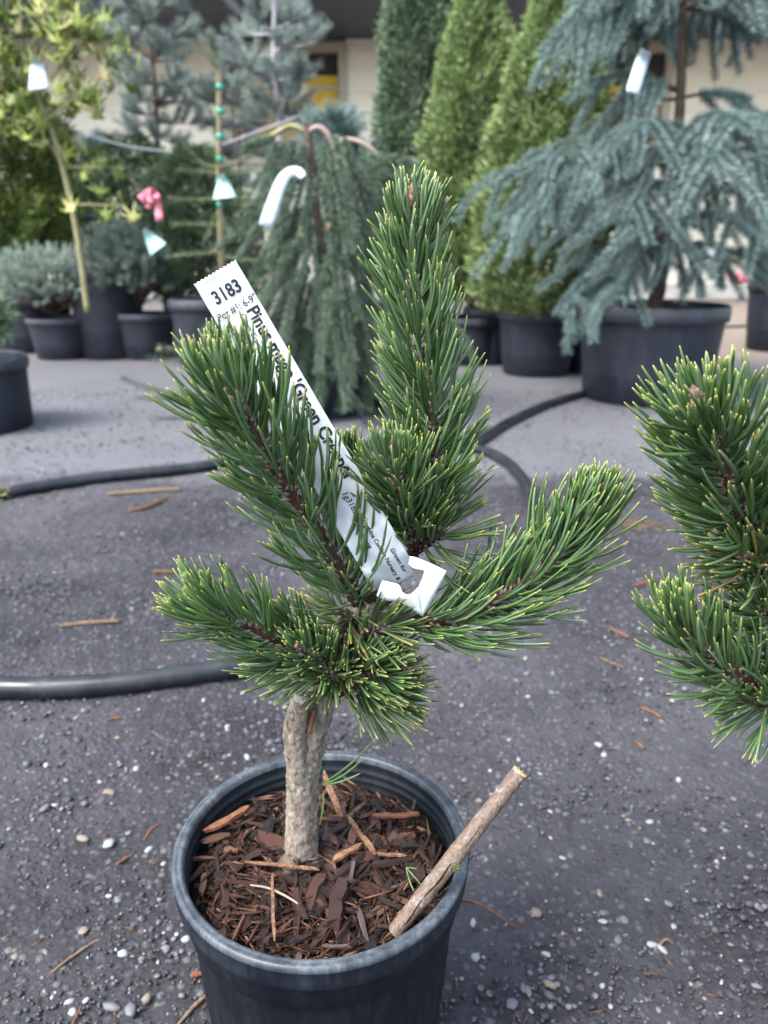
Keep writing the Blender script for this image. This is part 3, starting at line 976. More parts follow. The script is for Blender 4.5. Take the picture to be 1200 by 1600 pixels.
# ------------------------------------------------------------------ plant tag on the main pine
def build_tag():
    tg = empty('plant_tag', P(640, 890, .34), 'long white plastic name tag with black print looped round the pine branch', 'tag')
    C0, C1 = (335.5, 425.0), (622, 914)
    S = math.hypot(C1[0] - C0[0], C1[1] - C0[1])
    dx, dy = (C1[0] - C0[0]) / S, (C1[1] - C0[1]) / S
    nx_, ny_ = dy, -dx                               # towards the right-hand edge
    HW = 37.5

    def pt(s, w, lift=0.0):
        """s along the strip in px, w across -1..1"""
        q = s / S
        y = .3515 - .006 * q + .0035 * math.sin(q * 5.0) + .0012 * w * math.cos(q * 7) + max(0, q - .93) * .10
        y += .0008 * noise.noise(Vector((s * .03, w * 2, 3))) * (1 + 3 * max(0, q - .6))
        bow = 0.0
        p = P(C0[0] + dx * s + nx_ * (HW * w) + bow * nx_, C0[1] + dy * s + ny_ * (HW * w) + bow * ny_, y - lift)
        return p
    mb = MB()
    ns_, nw = 120, 22
    grid = []
    for i in range(ns_ + 1):
        row = []
        for j in range(nw + 1):
            s = S * i / ns_
            w = -1 + 2 * j / nw
            if i == 0: s += 2.2 * (1 if j % 2 else -0.3)          # perforated top edge
            if i / ns_ > .955: w *= 1 - .25 * ((i / ns_ - .955) / .045)
            row.append(tuple(pt(s, w)))
        grid.append(row)
    plate(mb, grid, .00028, (0, 1, -.2))
    mb.build('strip', M['paper'], tg)
    # the other end with its slit, folded forward over the tongue
    def fp(p, off=0.0):
        x, y_ = p
        q = (x - 588) / 109
        return P(x, y_, .3385 - .006 * q + .0022 * math.sin(q * 5.2 + .4) + .0016 * math.sin((y_ - 870) * .07 + q * 2) + off)

    def band(top, bot, m=7):
        a, b = catmull([(x, y_, 0) for x, y_ in top], 16), catmull([(x, y_, 0) for x, y_ in bot], 16)
        return [[tuple(fp((a[i] + (b[i] - a[i]) * k / (m - 1))[:2])) for k in range(m)] for i in range(16)]
    mb = MB()
    plate(mb, band([(597, 906), (612, 910), (624, 914), (629, 925), (640, 929), (654, 917)], [(588, 931), (602, 938), (620, 940.5), (635, 947), (648, 955), (660.5, 963)]), .0003, (0, 1, -.2))
    plate(mb, band([(668, 878), (664, 890), (660, 903), (654, 917)], [(698, 892), (686, 916), (674, 939), (660.5, 963)]), .0003, (0, 1, -.2))
    plate(mb, band([(640, 869), (650, 871), (660, 875), (668, 878)], [(638, 882), (646, 888), (655, 890), (664, 892)]), .0003, (0, 1, -.2))
    mb.build('loop_end', M['paper'], tg)

    def text(body, s0, w0, size, along, bold=0.0, shear=0.0, xs=1.0):
        cu = bpy.data.curves.new('txt', 'FONT')
        cu.body = body; cu.size = size; cu.offset = bold * size; cu.shear = shear; cu.resolution_u = 3
        ob = bpy.data.objects.new('txt', cu); COL.objects.link(ob)
        bpy.context.view_layer.update()
        dg = bpy.context.evaluated_depsgraph_get()
        me = bpy.data.meshes.new_from_object(ob.evaluated_get(dg))
        COL.objects.unlink(ob); bpy.data.objects.remove(ob)
        for v in me.vertices:
            x, y_ = v.co.x * xs, v.co.y
            if along: s, w = s0 + x, w0 + y_ / HW
            else: s, w = s0 - y_, w0 + x / HW
            v.co = pt(s, w, .00032)
        me.materials.clear()
        o = link('lettering', me, M['ink'], tg)
        o['label'] = 'black printed lettering ' + ''.join(ch for ch in body if ch.isalnum() or ch == ' ')
        return o
    text('3183', 46, -.64, 30.5, False, .026, xs=.80)
    text('Pot #1; 6-9"', 71, -.88, 17.5, False, .004, xs=.80)
    text("Pinus mugo 'Green Creeper'", 76, .32, 28.5, True, .028, xs=.955)
    text('Green Creeper', 77, -.04, 11.8, True, .006)
    text('Grown by', 82, -.80, 12.5, True, .004)
    text('1g3183', 398, -.10, 13.5, True, .012, .15)
    text('Grown for', 512, .46, 9.6, True, .022, .2)
    text('Carolina Conifers Nursery &', 452, .06, 9.4, True, .022, .2, xs=.98)
    text('Landscape', 455, -.28, 9.6, True, .022, .2)


build_tag()


# ------------------------------------------------------------------ bamboo stake in the pot
def build_stake():
    a = G(617, 1462, POT_H - .016)
    a.y += .002
    # passes over the rim at about px (705,1330) and ends in the air at (812,1207)
    b = P(812, 1207, .335)
    e = empty('bamboo_stake', a, 'short weathered bamboo cane leaning out over the rim of the pot', 'stake')
    mb = MB()
    pts = [a + (b - a) * k for k in (0, .12, .25, .4, .47, .5, .53, .65, .8, .93, 1)]
    tube(mb, pts, [.0043, .0044, .0045, .0045, .0047, .0050, .0047, .0044, .0043, .0043, .0043], 22, 90, .05, 220, 3.0, cap=False)
    mb.build('cane', M['cane'], e)
    ax = (b - a).normalized()
    u = ax.cross(Vector((0, 0, 1))).normalized(); w = u.cross(ax)
    mb = MB()
    V, Q = [], []
    n = 18
    for rr, k in ((.0043, 0), (.0040, .0010), (.0021, .0006), (.0016, -.005)):
        for i in range(n):
            an = 2 * math.pi * i / n
            V.append(tuple(b + ax * (k + (.0006 * math.sin(i * 2.7) if k > 0 else 0)) + (u * math.cos(an) + w * math.sin(an)) * rr))
    idx = np.arange(4 * n).reshape(4, n); nx = np.roll(idx, -1, 1)
    MB().add(V, np.stack([idx[:-1], nx[:-1], nx[1:], idx[1:]], -1).reshape(-1, 4)).build('cut_end', M['cutcane'], e)
    # long dark split facing the camera
    to = (Vector((0, 0, CAM_H)) - (a + b) / 2).normalized()
    to = (to - ax * to.dot(ax)).normalized()
    sd_ = ax.cross(to).normalized()
    f = (to * .93 - sd_ * (.25 if sd_.z > 0 else -.25)).normalized()
    mb = MB()
    pts = [a + (b - a) * k + f * (.0041 if k < .5 else .0040) for k in np.linspace(.04, .86, 12)]
    pts = [p + sd_ * .0005 * math.sin(i * 1.9) for i, p in enumerate(pts)]
    tube(mb, pts, [.0002, .0005, .0006, .0005, .0007, .0005, .0005, .0004, .0003, .0002, .0001], 6, 40)
    mb.build('split', M['crack'], e)
    mb = MB()
    c = a + (b - a) * .45 + f * .0045 + sd_ * .0022 * (-1 if sd_.z > 0 else 1)
    spikes(mb, np.array([c - f * .0012]) + RNG.normal(0, .0012, (90, 3)), RNG.normal(0, 1, (90, 3)), .0007, .0004)
    o = mb.build('lichen', M['lichen'], e); o['kind'] = 'stuff'


build_stake()


# ------------------------------------------------------------------ hoses
def gz(px, py, r): 
    q = G(px, py, r); return q


def build_hoses():
    r = .0125
    e = [(-260, 1030), (-120, 1066), (0, 1074), (90, 1074), (200, 1066), (300, 1052), (400, 1036), (520, 1008), (640, 968), (730, 930), (800, 885), (832, 828), (829, 772), (795, 725), (740, 700), (640, 695), (520, 700), (400, 714), (300, 731), (150, 747), (20, 768), (-120, 800), (-300, 840)]
    mb = MB(); tube(mb, [gz(*p, r) for p in e], [r], 14, 220)
    tag(mb.build('irrigation_hose', M['hose']), 'black irrigation hose lying in a wide loop behind the tagged pine', 'hose', 'black irrigation hoses')
    r = .0125
    mb = MB(); tube(mb, [gz(*p, r) for p in [(1010, 592), (960, 600), (904, 617), (850, 634), (792, 661), (745, 690), (690, 705), (610, 706)]], [r], 12, 80)
    tag(mb.build('irrigation_hose', M['hose']), 'black irrigation hose running to the big blue spruce pot', 'hose', 'black irrigation hoses')
    mb = MB(); tube(mb, [gz(*p, .008) for p in [(1060, 520), (1110, 513), (1170, 509), (1290, 505)]], [.008], 10, 40)
    tag(mb.build('irrigation_hose', M['hose']), 'thin dark hose on the tan grit behind the blue spruce pot', 'hose', 'black irrigation hoses')


build_hoses()


# ------------------------------------------------------------------ loose stones and litter
def stone_mesh(seed, sub=1):
    rnd = random.Random(seed)
    # an uneven 20-faced lump
    ph = (1 + 5 ** .5) / 2
    V = [(-1, ph, 0), (1, ph, 0), (-1, -ph, 0), (1, -ph, 0), (0, -1, ph), (0, 1, ph), (0, -1, -ph), (0, 1, -ph), (ph, 0, -1), (ph, 0, 1), (-ph, 0, -1), (-ph, 0, 1)]
    T = [(0, 11, 5), (0, 5, 1), (0, 1, 7), (0, 7, 10), (0, 10, 11), (1, 5, 9), (5, 11, 4), (11, 10, 2), (10, 7, 6), (7, 1, 8), (3, 9, 4), (3, 4, 2), (3, 2, 6), (3, 6, 8), (3, 8, 9), (4, 9, 5), (2, 4, 11), (6, 2, 10), (8, 6, 7), (9, 8, 1)]
    s = (1.0, rnd.uniform(.6, .9), rnd.uniform(.4, .65))
    V = [tuple(c / 1.9 * f * rnd.uniform(.78, 1.15) for c, f in zip(v, s)) for v in V]
    return np.array(V), np.array(T)


def in_pot(x, y, m=0.0):
    return (x - POT_C.x) ** 2 + (y - POT_C.y) ** 2 < (.068 + m) ** 2 or (x - POT2_C.x) ** 2 + (y - POT2_C.y) ** 2 < (.068 + m) ** 2


def build_stones():
    shapes = [stone_mesh(k) for k in range(10)]
    mb = MB()
    N = 46000
    # sampled over the ground, denser close by
    pts = []
    while len(pts) < N:
        y = .2 + 2.6 * random.random() ** 1.7
        x = random.uniform(-.62, .62) * (y * .95 + .25)
        if in_pot(x, y): continue
        pts.append((x, y))
    pts = np.array(pts)
    sz = .0009 + .0022 * RNG.random(N) ** 1.8 + np.where(RNG.random(N) < .06, .0020 * RNG.random(N), 0)
    sz *= np.interp(pts[:, 1], [.3, 1.2, 2.8], [1, 1.1, 1.7])
    cl = np.array([noise.noise(Vector((p[0] * 7, p[1] * 7, 2))) for p in pts])
    sz *= np.interp(cl, [-.45, .35], [.5, 1.25])
    which = RNG.integers(0, 10, N)
    for k in range(10):
        m = which == k
        V, T = shapes[k]
        n = m.sum()
        a = RNG.random(n) * 6.283
        ca, sa = np.cos(a)[:, None], np.sin(a)[:, None]
        s = sz[m][:, None]
        X = (V[None, :, 0] * ca - V[None, :, 1] * sa) * s + pts[m][:, 0:1]
        Y = (V[None, :, 0] * sa + V[None, :, 1] * ca) * s + pts[m][:, 1:2]
        Z = V[None, :, 2] * s + s * RNG.uniform(-.15, .35, (n, 1))
        VV = np.stack([X, Y, Z], -1).reshape(-1, 3)
        TT = (T[None] + (np.arange(n) * len(V))[:, None, None]).reshape(-1, 3)
        mb.add(VV, None, TT, nr=np.repeat(RNG.random(n) ** 1.25, len(V)))
    o = mb.build('gravel', M['stones'], None, True)
    tag(o, 'fine grey and white aggregate grit showing in the asphalt', 'gravel', kind='stuff')
    # the larger loose pebbles, one by one
    meshes = [[], [], [], []]
    for k in range(8):
        V, T = stone_mesh(50 + k)
        # one subdivision for rounder outlines
        edge, W, F = {}, [tuple(v) for v in V], []
        def mid(i, j):
            q = (min(i, j), max(i, j))
            if q not in edge:
                c = (np.array(W[i]) + np.array(W[j])) / 2
                c = c * (1.03 + .10 * math.sin(i * 3.3 + j * 1.7 + k)); W.append(tuple(c)); edge[q] = len(W) - 1
            return edge[q]
        for a, b, c in T:
            x, y, z = mid(a, b), mid(b, c), mid(c, a)
            F += [(a, x, z), (x, b, y), (z, y, c), (x, y, z)]
        for q in range(4):
            me = MB().add(W, None, F).mesh('pebble', True); me.materials.append(M['pebble%d' % q]); meshes[q].append(me)
    rnd = random.Random(21)
    named = [(192, 1492, .0052), (130, 1455, .0048), (402, 1075 + 180, .0), (160, 1385, .0), (240, 1358, .0), (70, 1265, .0055), (655, 1530, .0), (966, 1470, .0044), (1015, 1285, .0040), (838, 1428, .0052), (935, 1165, .0052), (860, 1540, .0046), (1060, 1220, .0046), (1010, 1315, .0044), (170, 1240, .0055), (130, 1312, .0056), (105, 1250, .005), (170, 1320, .0062), (175, 1575, .0055), (205, 1580, .0055), (825, 1550, .0052), (800, 1570, .0050)]
    spots = [(G(px, py).x, G(px, py).y, s) for px, py, s in named if s > 0]
    while len(spots) < 230:
        px, py = rnd.uniform(-20, 1220), 820 + 790 * rnd.random() ** .8
        g = G(px, py)
        if in_pot(g.x, g.y, .012): continue
        spots.append((g.x, g.y, rnd.uniform(.0022, .0042)))
    for x, y, s in spots:
        kls = rnd.choices(range(4), (.3, .42, .14, .14))[0]
        o = bpy.data.objects.new('pebble', rnd.choice(meshes[kls]))
        o.location = (x, y, s * .22)
        o.scale = (s * rnd.uniform(.9, 1.3), s, s * rnd.uniform(.8, 1.1))
        o.rotation_euler = (rnd.uniform(-.3, .3), rnd.uniform(-.3, .3), rnd.random() * 6.283)
        COL.objects.link(o)
        word = ('whitish', 'mid grey', 'near black', 'tan brown')[kls]
        tag(o, word + ' loose pebble lying on the dark asphalt', 'pebble', word + ' pebbles on the asphalt')


build_stones()


def build_litter():
    def stick(name, pts, r, mat, label, cat, group=None, z=None):
        ps = [G(a, b, (z or r * .8)) for a, b in pts]
        mb = MB(); tube(mb, ps, [r * .7, r, r * .55], 7, 22, .25, 500, pts[0][0])
        tag(mb.build(name, M[mat]), label, cat, group)
    stick('pine_twig', [(716, 1405), (740, 1409), (770, 1424), (808, 1451)], .0010, 'twig', 'bent reddish twig on the asphalt beside the pot rim', 'twig')
    stick('pine_twig', [(326, 1552), (308, 1568), (292, 1585), (276, 1604)], .0016, 'straw', 'orange knobbly twig against the pot foot', 'twig')
    stick('pine_twig', [(318, 1520), (306, 1522), (298, 1526)], .0022, 'twig', 'short brown bark curl beside the pot foot', 'bark')
    stick('pine_twig', [(80, 1520), (105, 1500), (140, 1476), (165, 1462)], .0010, 'straw', 'thin twig with a pale swollen end on the asphalt', 'twig')
    stick('pine_twig', [(225, 1312), (236, 1296), (250, 1287)], .0012, 'twig', 'curved red brown twig left of the pot among pebbles', 'twig')
    stick('pine_twig', [(183, 1350), (195, 1342), (206, 1336)], .0013, 'twig', 'stubby red brown twig near the curved one', 'twig')
    stick('pine_twig', [(113, 1600), (120, 1586), (126, 1573)], .0009, 'twig', 'thin brown needle twig low in the gravel', 'twig')
    stick('bark_sliver', [(93, 978), (135, 973), (187, 970)], .0030, 'straw', 'long tan bark sliver inside the hose loop', 'bark')
    stick('bark_sliver', [(203, 799), (235, 790), (262, 778)], .0048, 'debris', 'tan bark strip inside the far part of the hose loop', 'bark')
    stick('bark_sliver', [(168, 772), (220, 768), (285, 764)], .0050, 'straw', 'scatter of dry straw beside the far hose', 'straw')
    stick('bark_sliver', [(232, 953), (250, 951), (262, 952)], .0026, 'straw', 'pale chip under the lower left needles', 'bark')
    stick('bark_sliver', [(240, 893), (258, 893), (274, 894)], .0032, 'debris', 'brown chip above the lower left shoot', 'bark')
    stick('bark_sliver', [(1002, 1106), (1018, 1112), (1034, 1121)], .0022, 'debris', 'brown wood chip between the two pines', 'bark')
    stick('bark_sliver', [(954, 982), (968, 988), (983, 996)], .0024, 'debris', 'reddish bark chip behind the right shoot', 'bark')
    stick('bark_sliver', [(994, 1158), (1001, 1165), (1007, 1170)], .0022, 'debris', 'tiny red brown chip below the wood chip', 'bark')
    stick('bark_sliver', [(938, 1028), (955, 1035), (974, 1043)], .0013, 'straw', 'thin grey straw stem on the asphalt behind the stake', 'straw')
    stick('bark_sliver', [(990, 915), (1005, 911), (1026, 908)], .0030, 'debris', 'grey brown stick behind the right shoot tip', 'bark')
    stick('bark_sliver', [(168, 1124), (180, 1122), (192, 1121)], .0020, 'debris', 'red brown chip just in front of the near hose', 'bark')
    stick('bark_sliver', [(1023, 1475 + 10), (1040, 1468), (1052, 1474)], .0012, 'straw', 'pale splinter in the coarse grit beside the right pot', 'bark')
    # tan tuft of dead straw behind the right shoot
    c = G(1000, 822)
    mb = MB()
    B = np.array([[c.x + random.gauss(0, .022), c.y + random.gauss(0, .016), .002] for _ in range(90)])
    a = RNG.random(90) * 6.28
    spikes(mb, B, np.stack([np.cos(a), np.sin(a), .1 + .2 * RNG.random(90)], 1), .03, .0009)
    tag(mb.build('straw_clump', M['straw']), 'flat clump of pale dead straw behind the right shoot', 'straw')
    # scattered needles and crumbs nobody could count
    mb = MB()
    N = 420
    B = []
    while len(B) < N:
        g = G(random.uniform(0, 1200), 640 + 960 * random.random())
        if not in_pot(g.x, g.y, .01): B.append((g.x, g.y, .0015))
    a = RNG.random(N) * 6.28
    spikes(mb, np.array(B), np.stack([np.cos(a), np.sin(a), .05 * RNG.random(N)], 1), .004 + .014 * RNG.random(N) ** 2, .0005 + .0006 * RNG.random(N))
    o = mb.build('litter', M['debris'])
    tag(o, 'fine brown crumbs and fallen needles strewn over the asphalt', 'litter', kind='stuff')
    # fallen pale stem and green needles lying on the mulch
    def lay(name, pts, r, mat, label, cat):
        mb = MB(); tube(mb, pts, [r * .8, r, r * .6], 7, 24, .1, 500, 1.0)
        tag(mb.build(name, M[mat]), label, cat)
    z = MULCH_Z + .006
    lay('fallen_straw', [G(391, 1383, z), G(420, 1388, z + .003), (G(455, 1405, z + .003)), G(478, 1422, z)], .0007, 'cream', 'thin cream stem curving over the mulch before the trunk', 'straw')
    def splinter(a, b, w, mat, label, h0=.003, h1=.003):
        a, b = G(*a, z + h0), G(*b, z + h1)
        ax_ = (b - a); ln = ax_.length; ax_.normalize()
        u_ = ax_.cross(Vector((0, 0, 1))).normalized(); v_ = u_.cross(ax_)
        rs = random.Random(int(a.x * 1e5)); V = []
        for i in range(7):
            t_ = i / 6; ww = w * (1 if 0 < i < 6 else .4) * rs.uniform(.75, 1.15); hh = w * .45 * rs.uniform(.7, 1.1)
            c_ = a + ax_ * ln * t_ + u_ * rs.uniform(-.3, .3) * w + v_ * rs.uniform(-.2, .2) * w
            for su, sv in ((-1, -1), (1, -.8), (.9, 1), (-.8, .9)):
                V.append(tuple(c_ + u_ * su * ww + v_ * sv * hh + ax_ * rs.uniform(-.0008, .0008)))
        idx = np.arange(28).reshape(7, 4); nx = np.roll(idx, -1, 1)
        Q = np.concatenate([np.stack([idx[:-1], nx[:-1], nx[1:], idx[1:]], -1).reshape(-1, 4), [idx[0][::-1]], [idx[-1]]])
        tag(MB().add(V, Q).build('wood_splinter', M[mat], None, False), label, 'bark')
    splinter((384, 1346), (498, 1357), .0012, 'splint', 'long tan splinter lying across the trunk foot', .004, .006)
    splinter((505, 1205), (533, 1277), .0019, 'splint', 'pale orange wood splinter leaning behind the trunk', .012, .005)
    splinter((543, 1275), (588, 1334), .0017, 'splint', 'tan wood splinter sloping away right of the trunk', .004, .005)
    splinter((586, 1333), (634, 1337), .0013, 'splint', 'short tan splinter lying at the end of the sloping one', .004, .003)
    splinter((320, 1300), (390, 1260), .0026, 'twig', 'red brown bark splinter against the pot wall beside the trunk', .004, .005)
    splinter((582, 1275), (655, 1271), .0021, 'twig', 'straight orange bark splinter behind the sloping one', .004, .004)
    splinter((520, 1345), (565, 1318), .0022, 'splint', 'short pale wedge of wood right of the trunk foot', .005, .005)
    splinter((425, 1365), (428, 1470), .0010, 'splint', 'thin brown splinter pointing from the root to the rim', .004, .004)
    mb = MB()
    p0 = G(635, 1356, z + .003)
    for q in ((672, 1366), (660, 1385), (648, 1396)):
        p2 = G(*q, z - .001); p1 = (p0 + p2) / 2 + Vector((-.002, 0, .003))
        qtubes(mb, [p0], [np.array(2 * (p1 - p0))], [np.array(p0 - 2 * p1 + p2)], .00045, [0, .25, .5, .75, .93, 1], [.8, 1, 1, .95, .7, .15], 5, nr=[.6])
    tag(mb.build('pine_needle', M['needle']), 'small fallen cluster of green needles on the mulch beside the stake', 'needles')


build_litter()


# ------------------------------------------------------------------ plants in the background
M['spruce_blue'] = m_leafy('blue_spruce_needle', (.030, .060, .058), (.105, .170, .160), (.24, .32, .29))
M['spruce_green'] = m_leafy('weeping_spruce_needle', (.014, .032, .021), (.050, .088, .056), (.12, .17, .11))
M['arb_light'] = m_leafy('light_arborvitae', (.034, .064, .024), (.105, .160, .055), (.22, .28, .10))
M['arb_dark'] = m_leafy('dark_arborvitae', (.022, .045, .026), (.062, .105, .055), (.13, .18, .10))
M['arb_left'] = m_leafy('left_arborvitae', (.028, .052, .012), (.080, .120, .024), (.16, .20, .05))
M['pine_blue'] = m_leafy('blue_pine_needle', (.070, .100, .090), (.17, .22, .195), (.31, .37, .33))
M['juniper'] = m_leafy('silver_juniper', (.065, .095, .075), (.18, .23, .185), (.34, .41, .34))
M['mugo'] = m_leafy('dwarf_pine', (.040, .068, .052), (.11, .155, .12), (.21, .26, .21))
M['darkgreen'] = m_leafy('dark_conifer', (.020, .040, .022), (.055, .086, .042), (.12, .16, .08))
M['bark_far'] = m_plain('far_bark', (.070, .050, .040), .85, .2, .4, 60)
M['bark_grey'] = m_plain('far_bark_grey', (.34, .31, .33), .8, .2, .3, 60)
M['bark_pink'] = m_plain('weeping_spruce_bark', (.22, .16, .145), .8, .2, .3, 60)
M['maple_bark'] = m_plain('maple_bark', (.16, .155, .075), .7, .3, .3, 30)


def twig_needles(mb, P0, A, B, per, nl, nw, theta=55, stem_mb=None, sr=.0012):
    """needles all round many curved twigs P0 + A t + B t^2"""
    P0, A, B = (np.asarray(v, float) for v in (P0, A, B))
    N = len(P0)
    tt = (np.arange(per) + .5) / per
    t = np.clip(tt[None, :] + RNG.normal(0, .5 / per, (N, per)), 0, 1)
    pos = P0[:, None] + A[:, None] * t[..., None] + B[:, None] * (t ** 2)[..., None]
    T = unit((A[:, None] + 2 * B[:, None] * t[..., None]).reshape(-1, 3))
    u, v = frames(T)
    az = (np.arange(per) * 2.39996)[None, :] + RNG.random((N, 1)) * 6.28
    az = az.ravel()
    th = np.radians(theta) + RNG.normal(0, .12, N * per)
    D = T * np.cos(th)[:, None] + (u * np.cos(az)[:, None] + v * np.sin(az)[:, None]) * np.sin(th)[:, None]
    tone = np.repeat(np.clip(RNG.normal(.5, .25, N), 0, 1), per)
    nr = np.clip(tone * .65 + .35 * RNG.random(N * per), 0, 1)
    spikes(mb, pos.reshape(-1, 3), D, nl * (1 + RNG.normal(0, .12, N * per)), nw, nr)
    if stem_mb is not None:
        qtubes(stem_mb, P0, A, B, sr, [0, .33, .66, 1], [1, .85, .7, .5], 4)


def qcurve(p0, p1, p2):
    return p0, 2 * (p1 - p0), p0 - 2 * p1 + p2


def build_blue_spruce():
    Y = 2.62
    pc = G(1012, 640); pc.y = Y; pc.x = P(1012, 560, Y).x
    rt = .238
    nursery_pot('nursery_pot', Vector((pc.x, Y, 0)), rt, P(1012, 483, Y - rt).z, 'very large black pot with a grey rim holding the blue spruce', rb=.205)
    base = Vector((pc.x, Y, P(1012, 483, Y - rt).z - .03))
    tree = empty('spruce_tree', base, 'drooping blue grey spruce in the very large pot', 'spruce tree')
    mb = MB()
    tube(mb, [base + Vector((0, 0, -.03)), P(1030, 440, Y), P(1050, 330, Y), P(1058, 230, Y), P(1064, 130, Y), P(1068, 0, Y), P(1068, -140, Y)], [.026, .024, .020, .017, .014, .011, .007], 10, 60, .15, 60, 1.0)
    mb.build('trunk', M['bark_far'], tree)
    rnd = random.Random(3)
    fol, stem = MB(), MB()
    bough_mb = MB()
    def bough(start, az, ln, rise, droop, nb):
        st = np.array(start)
        d = np.array([math.cos(az), math.sin(az), 0])
        p1 = st + d * ln * .55 + np.array([0, 0, rise])
        p2 = st + d * ln + np.array([0, 0, rise - droop])
        P0, A, B = qcurve(st, p1, p2)
        qtubes(bough_mb, [P0], [A], [B], .006, [0, .3, .6, 1], [1, .8, .6, .3], 6)
        twig_needles(fol, [P0 + A * .25 + B * .0625], [A * .75 + B * .375], [B * .5625], 330, .025, .0014, 56)
        ps, as_, bs = [], [], []
        for k in range(nb):
            t = .22 + .76 * (k + rnd.random() * .6) / nb
            p = P0 + A * t + B * t * t
            tg_ = A + 2 * B * t; tg_ /= np.linalg.norm(tg_)
            side = np.cross(tg_, [0, 0, 1]); side /= max(np.linalg.norm(side), 1e-6)
            sgn = 1 if k % 2 else -1
            l2 = rnd.uniform(.16, .27) * (1.1 - .3 * t)
            q1 = p + (tg_ * .5 + side * sgn * rnd.uniform(.35, .8)) * l2 * .6 + np.array([0, 0, rnd.uniform(-.02, .02)])
            q2 = q1 + np.array([rnd.gauss(0, .03), rnd.gauss(0, .03), -l2 * rnd.uniform(.3, .8)]) + tg_ * l2 * .3 + side * sgn * l2 * .2
            if q2[2] < base.z + .05: q2[2] = base.z + .05 + rnd.random() * .05; q1[2] = max(q1[2], q2[2] + .03)
            a, b, c = qcurve(p, q1, q2)
            ps.append(a); as_.append(b); bs.append(c)
        twig_needles(fol, ps, as_, bs, 270, .025, .0014, 56, stem, .0028)
    specs = [(212, .46, 6, .06, .10), (250, .52, 7, .05, .14), (295, .46, 6, .04, .14), (340, .38, 6, .03, .12), (385, .30, 6, .02, .08),
             (150, .24, 3, .02, .05), (20, .26, 6, .05, .06), (-10, .32, 6, .05, .08), (-50, .32, 7, .03, .12)]
    for py, ln, n, rise, droop in specs:
        for k in range(n):
            az = 2 * math.pi * (k + rnd.random() * .6) / n + py
            st = P(1058, py + rnd.uniform(-10, 10), Y)
            bough(st, az, ln * rnd.uniform(.8, 1.12), rise * rnd.uniform(.6, 1.4), droop * rnd.uniform(.7, 1.2), int(4 + ln * 7))
    # boughs aimed where the photograph shows them
    def aimed(a, b, c, nb):
        st, p2 = np.array(a), np.array(c); p1 = np.array(b)
        d = p2 - st
        bough_mb_add(st, p1, p2, nb)
    def bough_mb_add(st, p1, p2, nb):
        P0, A, B = qcurve(st, p1, p2)
        qtubes(bough_mb, [P0], [A], [B], .006, [0, .3, .6, 1], [1, .8, .6, .3], 6)
        twig_needles(fol, [P0 + A * .2 + B * .04], [A * .8 + B * .32], [B * .64], 380, .025, .0014, 56)
        ps, as_, bs = [], [], []
        for k in range(nb):
            t = .25 + .73 * k / nb
            p = P0 + A * t + B * t * t
            l2 = rnd.uniform(.12, .22)
            q1 = p + np.array([rnd.gauss(-.03, .06), rnd.gauss(-.02, .04), -.01])
            q2 = q1 + np.array([rnd.gauss(-.02, .05), rnd.gauss(0, .03), -l2 * .85])
            a, b, c = qcurve(p, q1, q2); ps.append(a); as_.append(b); bs.append(c)
        twig_needles(fol, ps, as_, bs, 270, .025, .0014, 56, stem, .0028)
    aimed(P(1050, 262, Y), P(900, 205, 2.45), P(772, 292, 2.35), 8)
    aimed(P(1050, 300, Y), P(900, 245, 2.40), P(800, 360, 2.3), 8)
    aimed(P(1055, 395, Y), P(905, 415, 2.40), P(872, 490, 2.36), 5)
    aimed(P(1052, 380, Y), P(965, 425, 2.40), P(982, 470, 2.33), 5)
    aimed(P(1055, 250, Y), P(1010, 190, 2.42), P(1000, 395, 2.34), 6)
    aimed(P(1060, 250, Y), P(1140, 205, 2.42), P(1140, 370, 2.34), 8)
    aimed(P(1062, 140, Y), P(960, 85, 2.5), P(885, 158, 2.45), 2)
    aimed(P(1066, 10, Y), P(960, -50, 2.5), P(908, 70, 2.42), 5)
    fo = fol.build('crown', M['spruce_blue'], tree, False); fo['kind'] = 'stuff'
    bough_mb.add(np.concatenate(stem.V), np.concatenate(stem.Q))
    bo = bough_mb.build('boughs', M['bark_far'], tree)
    bo['kind'] = 'stuff'


build_blue_spruce()


